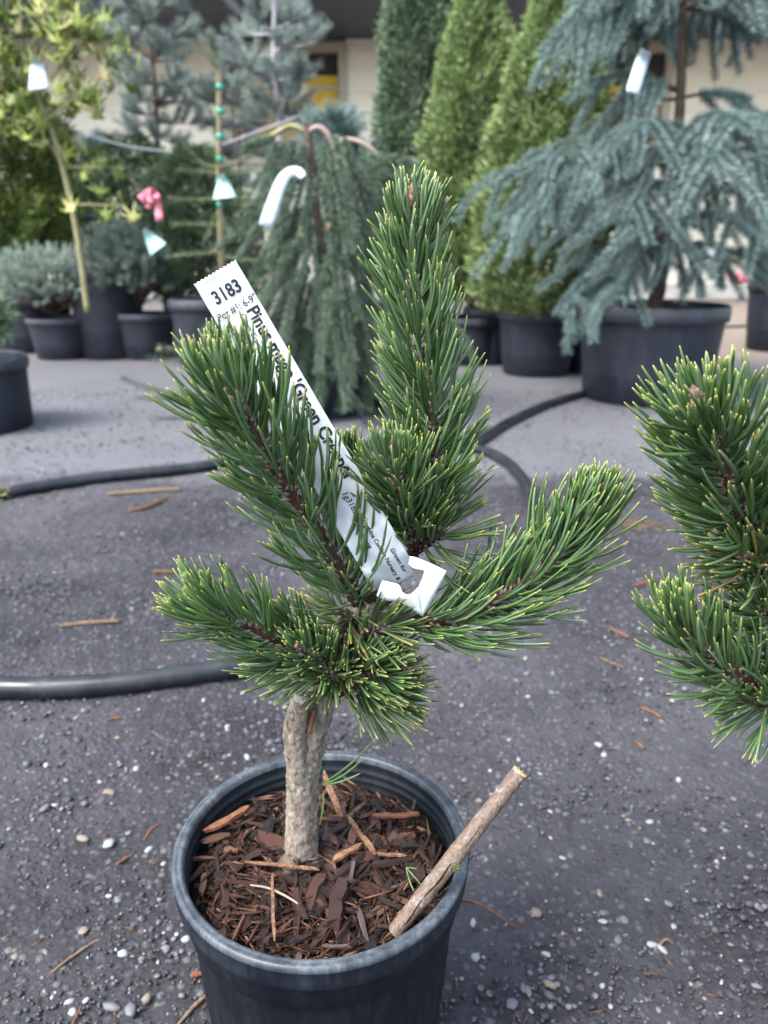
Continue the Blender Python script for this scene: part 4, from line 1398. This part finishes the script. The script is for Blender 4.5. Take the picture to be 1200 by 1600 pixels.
def build_weeping_spruce():
    Y = 2.35
    base = G(520, 660); base = Vector((P(520, 560, Y).x, Y, 0))
    pot = nursery_pot('nursery_pot', base, .11, .14, 'black pot hidden under the weeping green spruce')
    tree = empty('spruce_tree', base + Vector((0, 0, .17)), 'weeping dark green spruce with arching bare pinkish stems, trailing to the asphalt', 'spruce tree')
    mb = MB()
    tube(mb, [base + Vector((0, 0, .15)), P(510, 480, Y), P(495, 330, Y), P(482, 220, Y), P(476, 190, Y)], [.016, .015, .012, .010, .006], 9, 40, .15, 60, 2.0)
    mb.build('trunk', M['bark_far'], tree)
    mb = MB()
    tube(mb, PP([(478, 208, Y), (497, 199, Y), (512, 210, Y), (522, 228, Y), (526, 245, Y)]), [.007, .0075, .008, .008, .006], 8, 30)
    mb.build('stem', M['bark_pink'], tree)
    mb = MB()
    tube(mb, PP([(523, 232, Y), (535, 219, Y), (558, 221, Y), (580, 233, Y), (600, 254, Y)]), [.007, .0075, .0075, .007, .005], 8, 30)
    mb.build('stem', M['bark_pink'], tree)
    mb = MB()
    tube(mb, PP([(478, 206, Y), (455, 197, Y), (432, 208, Y), (408, 222, Y), (388, 226, Y)]), [.007, .0075, .007, .006, .004], 8, 30)
    mb.build('stem', M['maple_bark'], tree)
    rnd = random.Random(9)
    fol, stem = MB(), MB()
    ps, as_, bs = [], [], []
    def tw(a, b, c):
        q = qcurve(np.array(a), np.array(b), np.array(c)); ps.append(q[0]); as_.append(q[1]); bs.append(q[2])
    def env(py):      # half widths left/right at a picture height
        return np.interp(py, [195, 250, 330, 450, 560, 650], [70, 85, 110, 120, 90, 70]), np.interp(py, [195, 250, 330, 450, 560, 650], [60, 120, 130, 180, 110, 60])
    for k in range(260):
        py = 205 + 400 * rnd.random() ** .85
        l, r = env(py)
        az = rnd.random() * 6.283
        ext = (l if math.cos(az) < 0 else r) * rnd.uniform(.2, .82)
        x0 = 492 + (py - 200) * .06 + math.cos(az) * ext
        yy = Y + math.sin(az) * ext * .0019
        ln = rnd.uniform(80, 180)
        if py + ln > 640: ln = 640 - py
        if ln < 30: continue
        a = P(x0, py, yy)
        b = P(x0 + math.cos(az) * 22, py + ln * .25, yy + math.sin(az) * .03)
        c = P(x0 + math.cos(az) * 44 + rnd.gauss(10 * math.cos(az), 14), py + ln, yy + math.sin(az) * .08)
        tw(a, b, c)
    # trailing feelers
    for q in (((420, 330), (370, 350), (338, 392)), ((460, 300), (400, 300), (372, 345)), ((450, 420), (410, 470), (385, 520)), ((560, 250), (600, 240), (655, 258)), ((555, 270), (610, 262), (650, 285)),
              ((470, 560), (380, 580), (235, 560)), ((470, 600), (330, 625), (215, 622)), ((480, 610), (360, 660), (250, 655)), ((400, 560), (330, 555), (250, 545)), ((380, 600), (300, 640), (190, 590)),
              ((430, 215), (400, 222), (385, 232)), ((620, 520), (700, 560), (735, 620)), ((640, 470), (720, 500), (740, 560)), ((430, 500), (360, 480), (320, 520)), ((470, 430), (430, 470), (415, 540))):
        yy = Y - .1
        tw(*[P(x, y, yy) for x, y in q])
    twig_needles(fol, ps, as_, bs, 200, .024, .0015, 46, stem, .0022)
    fo = fol.build('crown', M['spruce_green'], tree, False); fo['kind'] = 'stuff'
    bo = stem.build('boughs', M['bark_far'], tree)
    bo['kind'] = 'stuff'
    # orange brown bud tips
    mb = MB()
    for k in range(0, len(ps), 4):
        e = ps[k] + as_[k] + bs[k]
        d = as_[k] + 2 * bs[k]; d /= np.linalg.norm(d)
        mb = MB()
        qtubes(mb, [e - d * .006], [d * .016], [[0, 0, 0]], .0042, [0, .4, 1], [.6, 1, .2], 6)
        mb.build('bud', M['bud_far'], tree)


M['bud_far'] = m_plain('spruce_bud', (.34, .19, .08), .7, .2, .3, 60)
build_weeping_spruce()


def cone_tree(name, label, px, pbase, Y, prof, mat, N, leaf=(.03, .0045), group=None, up=.9, pot=None, bulge=.12, seed=0):
    """prof: (py, half width px) pairs from top to bottom"""
    rg = np.random.default_rng(seed)
    base = Vector((P(px, pbase, Y).x, Y, 0 if pot is None else pot[1] - .03))
    if pot: nursery_pot('nursery_pot', Vector((base.x, Y, 0)), pot[0], pot[1], pot[2])
    tree = empty(name, base, label, 'conifer', group)
    tops = [P(px, py, Y) for py, _ in prof]
    zz = np.array([t_.z for t_ in tops]); sc = np.array([(P(px + w, py, Y) - P(px, py, Y)).length for py, w in prof])
    ax = base.x
    mb = MB()
    tube(mb, [Vector((ax, Y, base.z - .02)), Vector((ax, Y, (base.z + zz[0]) / 2)), Vector((ax, Y, zz[0] - .05))], [.018, .012, .004], 8, 16)
    mb.build('trunk', M['bark_far'], tree)
    o = np.argsort(zz)
    z = zz.min() + (zz.max() - zz.min()) * rg.random(N)
    rmax = np.interp(z, zz[o], sc[o])
    keep = rg.random(N) < np.clip(rmax / sc.max() + .15, 0, 1)
    z, rmax = z[keep], rmax[keep]
    n = len(z)
    az = rg.random(n) * 6.283
    lump = np.array([noise.noise(Vector((math.cos(a) * 2.2 + seed, math.sin(a) * 2.2, q * 7))) + .6 * noise.noise(Vector((math.cos(a) * 5, math.sin(a) * 5 + seed, q * 15))) for a, q in zip(az, z)])
    rr = rmax * (1 + bulge * 1.6 * lump) * (1 - .45 * rg.random(n) ** 2.2)
    B = np.stack([ax + rr * np.cos(az), Y + rr * np.sin(az), z], 1)
    # sprays share a direction in small neighbourhoods
    D = np.stack([np.cos(az), np.sin(az), np.full(n, up)], 1) + rg.normal(0, .5, (n, 3))
    nr = np.clip(.5 + .9 * lump + rg.normal(0, .2, n), 0, 1)
    mb = MB()
    spikes(mb, B, D, leaf[0] * rg.uniform(.6, 1.4, n), leaf[1] * rg.uniform(.7, 1.3, n), nr)
    fo = mb.build('crown', M[mat], tree, False); fo['kind'] = 'stuff'


grp = 'columnar conifers before the building'
cone_tree('arborvitae', 'dark green arborvitae tower standing against the cream wall', 655, 460, 3.75, [(-160, 20), (-60, 46), (0, 56), (80, 66), (150, 64), (230, 72), (330, 80), (440, 70)], 'arb_dark', 26000, (.034, .0048), grp, pot=(.15, .2, 'black pot under the dark green arborvitae tower'), bulge=.2, seed=1)
cone_tree('arborvitae', 'pale green cone conifer between the dark tower and the yellower cone', 735, 480, 3.45, [(-70, 6), (0, 30), (60, 46), (140, 62), (220, 78), (320, 92), (420, 88), (470, 60)], 'arb_light', 34000, (.032, .0045), grp, pot=(.15, .2, 'black pot under the pale green cone conifer'), bulge=.17, seed=2)
cone_tree('arborvitae', 'widest yellow green cone conifer next to the blue spruce', 842, 500, 3.15, [(-110, 6), (-40, 24), (0, 36), (60, 50), (140, 72), (220, 94), (300, 106), (400, 108), (455, 100), (490, 70)], 'arb_light', 42000, (.032, .0045), grp, pot=(.165, P(842, 486, 3.0).z, 'grey black pot under the widest yellow green cone conifer'), bulge=.16, seed=3)
cone_tree('arborvitae', 'bushy mid green conifer behind the maple trunk', 38, 420, 3.9, [(60, 20), (130, 55), (200, 75), (280, 84), (350, 82), (410, 60)], 'arb_left', 26000, (.034, .0052), grp, pot=(.2, .26, 'black pot under the bushy conifer behind the maple'), bulge=.22, seed=4)
cone_tree('arborvitae', 'dark green conifer at the picture edge behind the blue spruce', 1225, 460, 3.9, [(80, 10), (140, 36), (220, 52), (330, 60), (440, 56)], 'arb_left', 11000, (.034, .005), grp, pot=(.17, P(1210, 438, 3.7).z, 'blue black pot at the edge behind the blue spruce'), bulge=.2, seed=5)
cone_tree('arborvitae', 'dark green filler conifer between the staked tree and weeping spruce', 318, 470, 3.85, [(230, 20), (290, 60), (350, 84), (420, 86), (470, 60)], 'darkgreen', 20000, (.032, .0042), grp, pot=(.15, .19, 'black pot under the dark filler conifer'), bulge=.28, seed=6)
cone_tree('arborvitae', 'dark conifer between the blue trees above the dwarf pine', 215, 440, 4.7, [(215, 30), (260, 66), (320, 80), (400, 84), (450, 60)], 'darkgreen', 16000, (.036, .0048), grp, bulge=.3, seed=7)


def tuft_tree(name, label, trunk_px, Y, levels, mat, tuft=(34, .055, .0013), trunk_r=.018, bark='bark_far', seed=0, cat='conifer', upness=.5):
    """open conifer: limbs from a trunk carrying brushes of fine needles. levels: (py, reach px, n limbs, rise)"""
    rnd = random.Random(seed)
    pts = [P(x, y, Y) for x, y in trunk_px]
    tree = empty(name, (pts[0].x, Y, 0), label, cat, 'open blue conifers before the building')
    mb = MB(); tube(mb, [Vector((pts[0].x, Y, 0))] + pts, [trunk_r] + list(np.linspace(trunk_r * .9, trunk_r * .45, len(pts))), 9, 60, .12, 50, seed)
    mb.build('trunk', M[bark], tree)
    fol, limb = MB(), MB()
    ps, as_, bs = [], [], []
    ys = [p[1] for p in trunk_px][::-1]; xs = [p[0] for p in trunk_px][::-1]
    for py, reach, n, rise in levels:
        n = max(3, int(n * .68))
        cx = np.interp(py, ys, xs)
        rl = (P(cx + reach, py, Y) - P(cx, py, Y)).length
        for k in range(n):
            az = 2 * math.pi * (k + rnd.random() * .7) / n + py * .7
            st = np.array(P(cx, py + rnd.uniform(-8, 8), Y))
            ln = rl * rnd.uniform(.65, 1.1)
            d = np.array([math.cos(az), math.sin(az), 0])
            p2 = st + d * ln + np.array([0, 0, rise * ln * rnd.uniform(.5, 1.4)])
            p1 = (st + p2) / 2 + np.array([0, 0, -.03 * ln])
            q = qcurve(st, p1, p2)
            qtubes(limb, [q[0]], [q[1]], [q[2]], .0065, [0, .4, .8, 1], [1, .7, .4, .2], 5)
            for j in range(7):
                t = .35 + .65 * (j + rnd.random() * .5) / 7
                p = q[0] + q[1] * t + q[2] * t * t
                l2 = rnd.uniform(.07, .13) * (ln / .35) ** .3
                dd = d * .7 + np.array([rnd.gauss(0, .6), rnd.gauss(0, .6), upness + rnd.gauss(0, .35)])
                dd = dd / np.linalg.norm(dd) * l2
                ps.append(p); as_.append(dd); bs.append(np.array([0, 0, .02 * rnd.random()]))
    twig_needles(fol, ps, as_, bs, *tuft, 38, limb, .0018)
    fo = fol.build('crown', M[mat], tree, False); fo['kind'] = 'stuff'
    bo = limb.build('boughs', M[bark], tree)
    bo['kind'] = 'stuff'


tuft_tree('blue_conifer', 'tall blue grey conifer with a bare brown lower trunk by the wall', [(247, 330), (246, 230), (240, 120), (225, 0), (222, -120)], 4.7,
          [(-60, 60, 6, .5), (-20, 74, 7, .4), (20, 82, 8, .3), (60, 84, 8, .25), (95, 76, 8, .2), (130, 80, 8, .1), (160, 72, 8, 0), (185, 60, 7, -.1), (210, 44, 5, -.2)], 'pine_blue', (60, .045, .0016), .022, seed=11)
tuft_tree('blue_conifer', 'open blue grey conifer with a pale bare top before the yellow window', [(440, 380), (436, 200), (428, 90), (429, 0), (429, -90)], 4.4,
          [(-40, 55, 5, .3), (8, 60, 5, .15), (50, 84, 6, .1), (82, 90, 6, .05), (104, 82, 8, 0), (125, 62, 8, 0), (150, 56, 8, -.1), (178, 52, 8, -.15)], 'pine_blue', (60, .042, .0015), .018, 'bark_grey', seed=12)
tuft_tree('blue_conifer', 'low soft blue green pine tufts right behind the weeping spruce', [(525, 400), (522, 300), (520, 215)], 3.3,
          [(205, 34, 10, .2), (228, 40, 11, .1), (252, 42, 10, 0), (280, 40, 9, 0)], 'spruce_blue', (60, .042, .0012), .012, seed=13, upness=.8)
tuft_tree('blue_conifer', 'low blue leaved conifer behind the maple trunk by the wall', [(130, 400), (132, 300), (135, 225)], 4.6,
          [(230, 34, 7, .2), (260, 50, 8, .1), (300, 56, 8, 0), (340, 50, 7, 0)], 'spruce_blue', (40, .04, .0018), .012, seed=14, upness=.7)
tuft_tree('blue_conifer', 'hazy grey green conifer filling the gap behind the staked tree', [(380, 420), (376, 300), (372, 150)], 5.0,
          [(135, 44, 7, .1), (165, 52, 8, .1), (200, 56, 8, 0), (240, 60, 9, 0), (285, 60, 9, 0), (330, 56, 8, 0)], 'pine_blue', (46, .05, .0017), .014, seed=15, upness=.4)


def build_staked_tree():
    Y = 3.3
    x = P(345, 330, Y).x
    base = Vector((x, Y, .18))
    nursery_pot('nursery_pot', Vector((P(318, 500, Y).x, Y + .05, 0)), .15, P(318, 470, Y - .1).z, 'black pot of the staked young conifer behind the tag')
    tree = empty('young_conifer', base, 'thin young conifer tied with teal bands to a cane', 'conifer')
    mb = MB(); tube(mb, [Vector((x - .02, Y, .17)), P(342, 330, Y), P(341, 200, Y), P(340, 105, Y)], [.009, .008, .007, .005], 8, 30, .1, 50, 1.0)
    mb.build('trunk', M['maple_bark'], tree)
    fol, limb = MB(), MB()
    ps, as_, bs = [], [], []
    def tw(*q):
        c = qcurve(*[np.array(P(*z)) for z in q]); ps.append(c[0]); as_.append(c[1]); bs.append(c[2])
    for q in (((340, 110), (328, 85), (313, 58)), ((341, 108), (333, 80), (331, 52)), ((340, 262), (310, 262), (285, 222)), ((340, 262), (322, 250), (324, 224)), ((342, 262), (375, 258), (395, 240)), ((340, 268), (305, 270), (280, 264)), ((342, 268), (370, 272), (400, 262)),
              ((341, 310), (300, 315), (262, 308)), ((341, 312), (390, 330), (420, 318)), ((341, 352), (300, 350), (270, 350)), ((341, 355), (380, 362), (410, 352)), ((341, 395), (300, 395), (262, 402)), ((341, 400), (390, 410), (425, 404)), ((341, 330), (330, 345), (318, 380)), ((341, 330), (352, 350), (364, 372))):
        tw(*[(a, b, Y - .02 + random.uniform(-.1, .1)) for a, b in q])
    twig_needles(fol, ps, as_, bs, 110, .026, .0013, 42, limb, .003)
    fo = fol.build('crown', M['darkgreen'], tree, False); fo['kind'] = 'stuff'
    bo = limb.build('boughs', M['maple_bark'], tree)
    bo['kind'] = 'stuff'
    st = empty('bamboo_stake', (x, Y, 0), 'upright tan cane with teal ties beside the thin young conifer', 'stake')
    mb = MB(); tube(mb, [Vector((x, Y - .02, .15)), P(345, 300, Y - .02), P(345, 112, Y - .02)], [.007], 8, 20)
    mb.build('cane', M['cane'], st)
    for py in (136, 174, 213, 249, 284, 320):
        c = P(344, py, Y - .012)
        mb = MB(); lathe(mb, [(.011, -.009), (.016, -.007), (.016, .007), (.011, .009)], c, 16)
        mb.build('tie', M['teal'], st)


build_staked_tree()


def shrub(name, label, px, py, Y, rx, ry, mat, n, per, nl, nw, pot=None, seed=0, theta=40, core=True):
    rnd = random.Random(seed)
    c = P(px, py, Y)
    if pot: nursery_pot('nursery_pot', Vector((P(pot[0], pot[1], Y).x, Y, 0)), pot[2], pot[3], pot[4])
    tree = empty(name, (c.x, Y, 0.05), label, 'shrub', 'low potted shrubs along the back')
    sx = (P(px + rx, py, Y) - c).length; sz = (P(px, py - ry, Y) - c).length
    fol, limb = MB(), MB()
    ps, as_, bs = [], [], []
    root = np.array([c.x, Y, max(.06, c.z - sz * .9)])
    for k in range(n):
        d = np.array([rnd.gauss(0, 1), rnd.gauss(0, 1), rnd.gauss(.25, .8)]); d /= np.linalg.norm(d)
        if d[2] < -.55: d[2] *= -1
        k_ = rnd.uniform(.55, 1.0) * (1 + .22 * noise.noise(Vector(d * 3.0) + Vector((seed, 0, 0))))
        e = np.array(c) + np.array([d[0] * sx, d[1] * sx, d[2] * sz]) * k_
        dd = np.array([d[0] * .7, d[1] * .7, .5 + .4 * d[2]]) + np.array([rnd.gauss(0, .25) for _ in range(3)])
        l = .05 * rnd.uniform(.7, 1.4)
        ps.append(e); as_.append(dd * l); bs.append(np.zeros(3))
        if k % 6 == 0:
            q = qcurve(root, (root + e) / 2 + np.array([0, 0, .02]), e)
            qtubes(limb, [q[0]], [q[1]], [q[2]], .004, [0, .5, 1], [1, .7, .4], 5)
    twig_needles(fol, ps, as_, bs, per, nl, nw, theta)
    fo = fol.build('crown', M[mat], tree, False); fo['kind'] = 'stuff'
    bo = limb.build('boughs', M['bark_far'], tree)
    bo['kind'] = 'stuff'


YB = 3.62
shrub('juniper_shrub', 'spreading silvery juniper in the pot beside the dwarf pine', 78, 448, YB, 84, 50, 'juniper', 900, 26, .017, .0018, (97, 520, .148, P(97, 499, YB - .14).z, 'slate black pot under the silvery juniper'), 1)
shrub('dwarf_pine', 'rounded blue green dwarf pine in the pot beside the juniper', 212, 425, YB, 74, 62, 'mugo', 520, 34, .026, .0016, (229, 520, .132, P(229, 492, YB - .13).z, 'slate black pot under the rounded dwarf pine'), 2)
shrub('dwarf_pine', 'blue green shrub behind the silvery juniper at the picture edge', 14, 405, 4.0, 60, 36, 'mugo', 300, 30, .028, .0018, (14, 520, .16, .22, 'black pot behind the silvery juniper at the edge'), 3)
nursery_pot('nursery_pot', Vector((P(165, 520, 4.0).x, 4.0, 0)), .11, .24, 'black pot in the gap between juniper and dwarf pine')
nursery_pot('nursery_pot', Vector((P(45, 520, 3.9).x, 3.95, 0)), .14, .22, 'dark pot half hidden behind the juniper pot')
nursery_pot('nursery_pot', Vector((P(772, 530, 3.3).x, 3.45, 0)), .12, .24, 'black pot between the cone conifers and weeping spruce')
nursery_pot('nursery_pot', Vector((P(930, 520, 3.2).x, 3.25, 0)), .15, .27, 'black pot in shade behind the very large spruce pot')
# small plant in the pot at the left border
YLP = 2.15
pl = nursery_pot('nursery_pot', Vector((P(-44, 640, YLP).x, YLP, 0)), .165, P(-30, 566, YLP - .1).z, 'black pot with grey soil at the edge before the juniper', rb=.155)
shrub('spruce_seedling', 'small green leafy sprig in the pot at the picture edge', -28, 520, YLP, 34, 30, 'arb_dark', 40, 34, .04, .0026, None, 4)


# Japanese maple: every leaf is a leaf
def build_maple():
    Y = 3.4
    t = NT('maple_leaf')
    r = t.objrand()
    c = t.ramp(r, [(0, (.045, .075, .010)), (.35, (.10, .145, .016)), (.7, (.17, .21, .028)), (.88, (.24, .24, .07)), (1, (.30, .25, .14))])
    n = t.noise(80, 3)
    t.set(t.mix(t.ramp(n, [(.3, .4), (.6, 0.0)]), c, (.10, .12, .02)), .5, .35)
    t.b.inputs['Transmission Weight'].default_value = .0
    M['maple_leaf'] = t.m
    base = Vector((P(127, 405, Y).x, Y, .22))
    nursery_pot('nursery_pot', Vector((base.x, Y + .25, 0)), .17, P(100, 412, Y).z, 'black pot of the yellow green maple behind the juniper')
    tree = empty('maple_tree', Vector((base.x, Y, .15)), 'young maple with lobed yellow green leaves and a leaning pale trunk', 'maple')
    mb = MB(); tube(mb, [base] + PP([(124, 385, Y), (112, 320, Y), (97, 255, Y), (75, 190, Y), (58, 150, Y), (40, 90, Y), (30, 0, Y)]), [.014, .013, .0125, .012, .0105, .009, .007, .004], 10, 60, .08, 60, 2.0)
    mb.build('trunk', M['maple_bark'], tree)
    limbs = [((58, 150), (110, 90), (150, 50)), ((48, 110), (90, 50), (120, 5)), ((60, 155), (20, 110), (-20, 80)), ((40, 90), (70, 30), (80, -20)), ((97, 255), (70, 215), (50, 190)), ((100, 262), (150, 262), (200, 262)), ((75, 190), (120, 150), (180, 120)), ((112, 320), (150, 320), (195, 322)), ((40, 80), (0, 40), (-30, 0)), ((75, 190), (95, 165), (110, 178)), ((58, 150), (120, 75), (190, 66)), ((75, 190), (30, 190), (-20, 170))]
    spots = []
    rnd = random.Random(8)
    for k, q in enumerate(limbs):
        yo = rnd.uniform(-.16, .12)
        p = [P(q[0][0], q[0][1], Y), P(q[1][0], q[1][1], Y + yo * .5), P(q[2][0], q[2][1], Y + yo)]
        mb = MB(); tube(mb, p, [.006, .004, .002], 7, 18); mb.build('limb', M['maple_bark'], tree)
        C = catmull(p, 24)
        cnt = 11 if q[2][1] > 240 else 20
        for j in range(cnt):
            c_ = C[rnd.randint(9, 23)]
            spots.append(Vector(c_) + Vector((rnd.gauss(0, .045), rnd.gauss(0, .05), rnd.gauss(-.01, .04))))
    while len(spots) < 298:
        px, py = rnd.uniform(-50, 140), rnd.uniform(-60, 150)
        if px > 60 and py > 120: continue
        spots.append(P(px, py, Y + rnd.uniform(-.12, .35)))
    # seven-lobed leaf, a shallow folded sheet with thickness
    meshes = []
    for v in range(3):
        rv = random.Random(v)
        out = []
        lob = [(-128, .38), (-88, .62), (-45, .9), (0, 1.0), (45, .9), (88, .62), (128, .38)]
        for i, (a, l) in enumerate(lob):
            a = R(a + rv.uniform(-6, 6)); l *= rv.uniform(.9, 1.05)
            out.append((math.sin(a - .13) * l * .62, math.cos(a - .13) * l * .62))
            out.append((math.sin(a) * l, math.cos(a) * l))
            out.append((math.sin(a + .13) * l * .62, math.cos(a + .13) * l * .62))
            if i < 6:
                b = R((lob[i][0] + lob[i + 1][0]) / 2); out.append((math.sin(b) * .27, math.cos(b) * .27))
        out.append((0, -.08))
        V = [(x, y, -.28 * (x * x + y * y) + rv.uniform(-.03, .03)) for x, y in out]
        n_ = len(V)
        V = V + [(0, .05, .02)] + [(x, y, z - .012) for x, y, z in V] + [(0, .05, .008)]
        T = [(n_, (i + 1) % n_, i) for i in range(n_)] + [(2 * n_ + 1, n_ + 1 + i, n_ + 1 + (i + 1) % n_) for i in range(n_)]
        Q = [(i, (i + 1) % n_, (i + 1) % n_ + n_ + 1, i + n_ + 1) for i in range(n_)]
        me = MB().add(V, Q, T).mesh('leaf', True); me.materials.append(M['maple_leaf']); meshes.append(me)
    for s in spots[:298]:
        o = bpy.data.objects.new('leaf', rnd.choice(meshes))
        o.parent = tree
        o.location = s - tree.location
        k = rnd.uniform(.052, .082)
        o.scale = (k, k, k)
        o.rotation_euler = (rnd.uniform(1.7, 2.9), rnd.gauss(0, .5), rnd.uniform(-2.2, 2.2) + math.pi)
        COL.objects.link(o)


build_maple()


# ------------------------------------------------------------------ small tags, ribbons and wires on the background plants
def strip_tag(label, pts, wpx, Y, mat='tag_far', name='plant_tag', taper=None, tilt=0.0, group='white tags on background plants', cat='tag'):
    C = catmull([(x, y, 0) for x, y in pts], 16)
    Tn = unit(np.gradient(C, axis=0))
    grid = []
    for i in range(16):
        w = wpx if taper is None else wpx * np.interp(i / 15, [0, 1], taper)
        nx_, ny_ = -Tn[i][1], Tn[i][0]
        grid.append([tuple(P(C[i][0] + nx_ * w * k, C[i][1] + ny_ * w * k, Y + tilt * k + .02 * math.sin(i * .25))) for k in (-.5, -.17, .17, .5)])
    mb = MB(); plate(mb, grid, .0016, (0, 1, -.2))
    return tag(mb.build(name, M[mat]), label, cat, group)


strip_tag('white cone shaped tag hanging in the yellow green maple', [(56, 93), (58, 105), (61, 140)], 26, 3.15, taper=(.35, 1.25))
strip_tag('pale teal tag hanging under the cane with teal ties', [(348, 272), (349, 288), (351, 310)], 28, 3.2, 'teal_tag', taper=(.2, 1.3))
strip_tag('pale teal tag resting on the rounded dwarf pine', [(226, 358), (236, 374), (248, 390)], 26, 3.38, 'teal_tag', taper=(.25, 1.2))
strip_tag('long white tag curling over the weeping spruce', [(474, 277), (466, 268), (452, 270), (440, 284), (428, 315), (415, 354)], 20, 2.12, taper=(.6, 1.15))
strip_tag('white tag upright among the upper blue spruce boughs', [(1010, 80), (1002, 100), (988, 145)], 19, 2.2, taper=(1.0, 1.1))
strip_tag('white rectangle tag behind the blue spruce against the wall', [(1140, 192), (1138, 206), (1137, 222)], 32, 3.0, taper=(1, 1))
strip_tag('narrow white tag hanging low over the big pot rim', [(1097, 436), (1095, 450), (1093, 466)], 13, 2.5, taper=(.6, 1.2))
strip_tag('tiny white tag deep in the lower blue spruce boughs', [(1100, 388), (1108, 392), (1116, 397)], 10, 2.3, taper=(.8, 1))


def ribbon(label, spots, Y):
    e = empty('flagging_ribbon', P(spots[0][0][0][0], spots[0][0][0][1], Y), label, 'ribbon', 'pink ribbons on the plants')
    for pts, w in spots:
        C = catmull([(x, y, 0) for x, y in pts], 12)
        Tn = unit(np.gradient(C, axis=0))
        grid = [[tuple(P(C[i][0] - Tn[i][1] * w * k, C[i][1] + Tn[i][0] * w * k, Y + .02 * math.sin(i * 1.1 + k))) for k in (-.5, 0, .5)] for i in range(12)]
        mb = MB(); plate(mb, grid, .0016, (0, 1, -.2)); mb.build('ribbon_tail', M['pink'], e)


ribbon('pink ribbon knotted on the conifer above the dwarf pine', [([(240, 300), (232, 302), (219, 312)], 14), ([(238, 298), (246, 312), (249, 345)], 11), ([(236, 300), (234, 318), (231, 325)], 9)], 3.4)
ribbon('ragged pink ribbon by the wall behind the big spruce pot', [([(1138, 438), (1150, 432), (1172, 430)], 14), ([(1150, 440), (1160, 438), (1168, 436)], 10), ([(1136, 402), (1138, 408), (1135, 412)], 11)], 3.6)
ribbon('pink ribbon peeking between the lower blue spruce boughs', [([(1062, 440), (1072, 434), (1082, 442)], 12), ([(1002, 430), (1010, 424), (1016, 416)], 10)], 2.95)


def wire(label, pts, Y, r, mat):
    mb = MB(); tube(mb, [P(x, y, Y) for x, y in pts], [r], 7, 50)
    tag(mb.build('cable', M[mat]), label, 'cable', 'lines strung through the plants')


wire('pale cable sagging through the blue conifers behind the maple', [(-60, 130), (60, 175), (110, 198), (160, 218), (220, 232), (290, 236), (345, 226), (385, 212), (470, 180)], 4.1, .0028, 'wire')
wire('dark support pipe low behind the maple trunk', [(-40, 328), (60, 333), (132, 340), (180, 347), (245, 352), (340, 352)], 4.0, .011, 'rim_far')
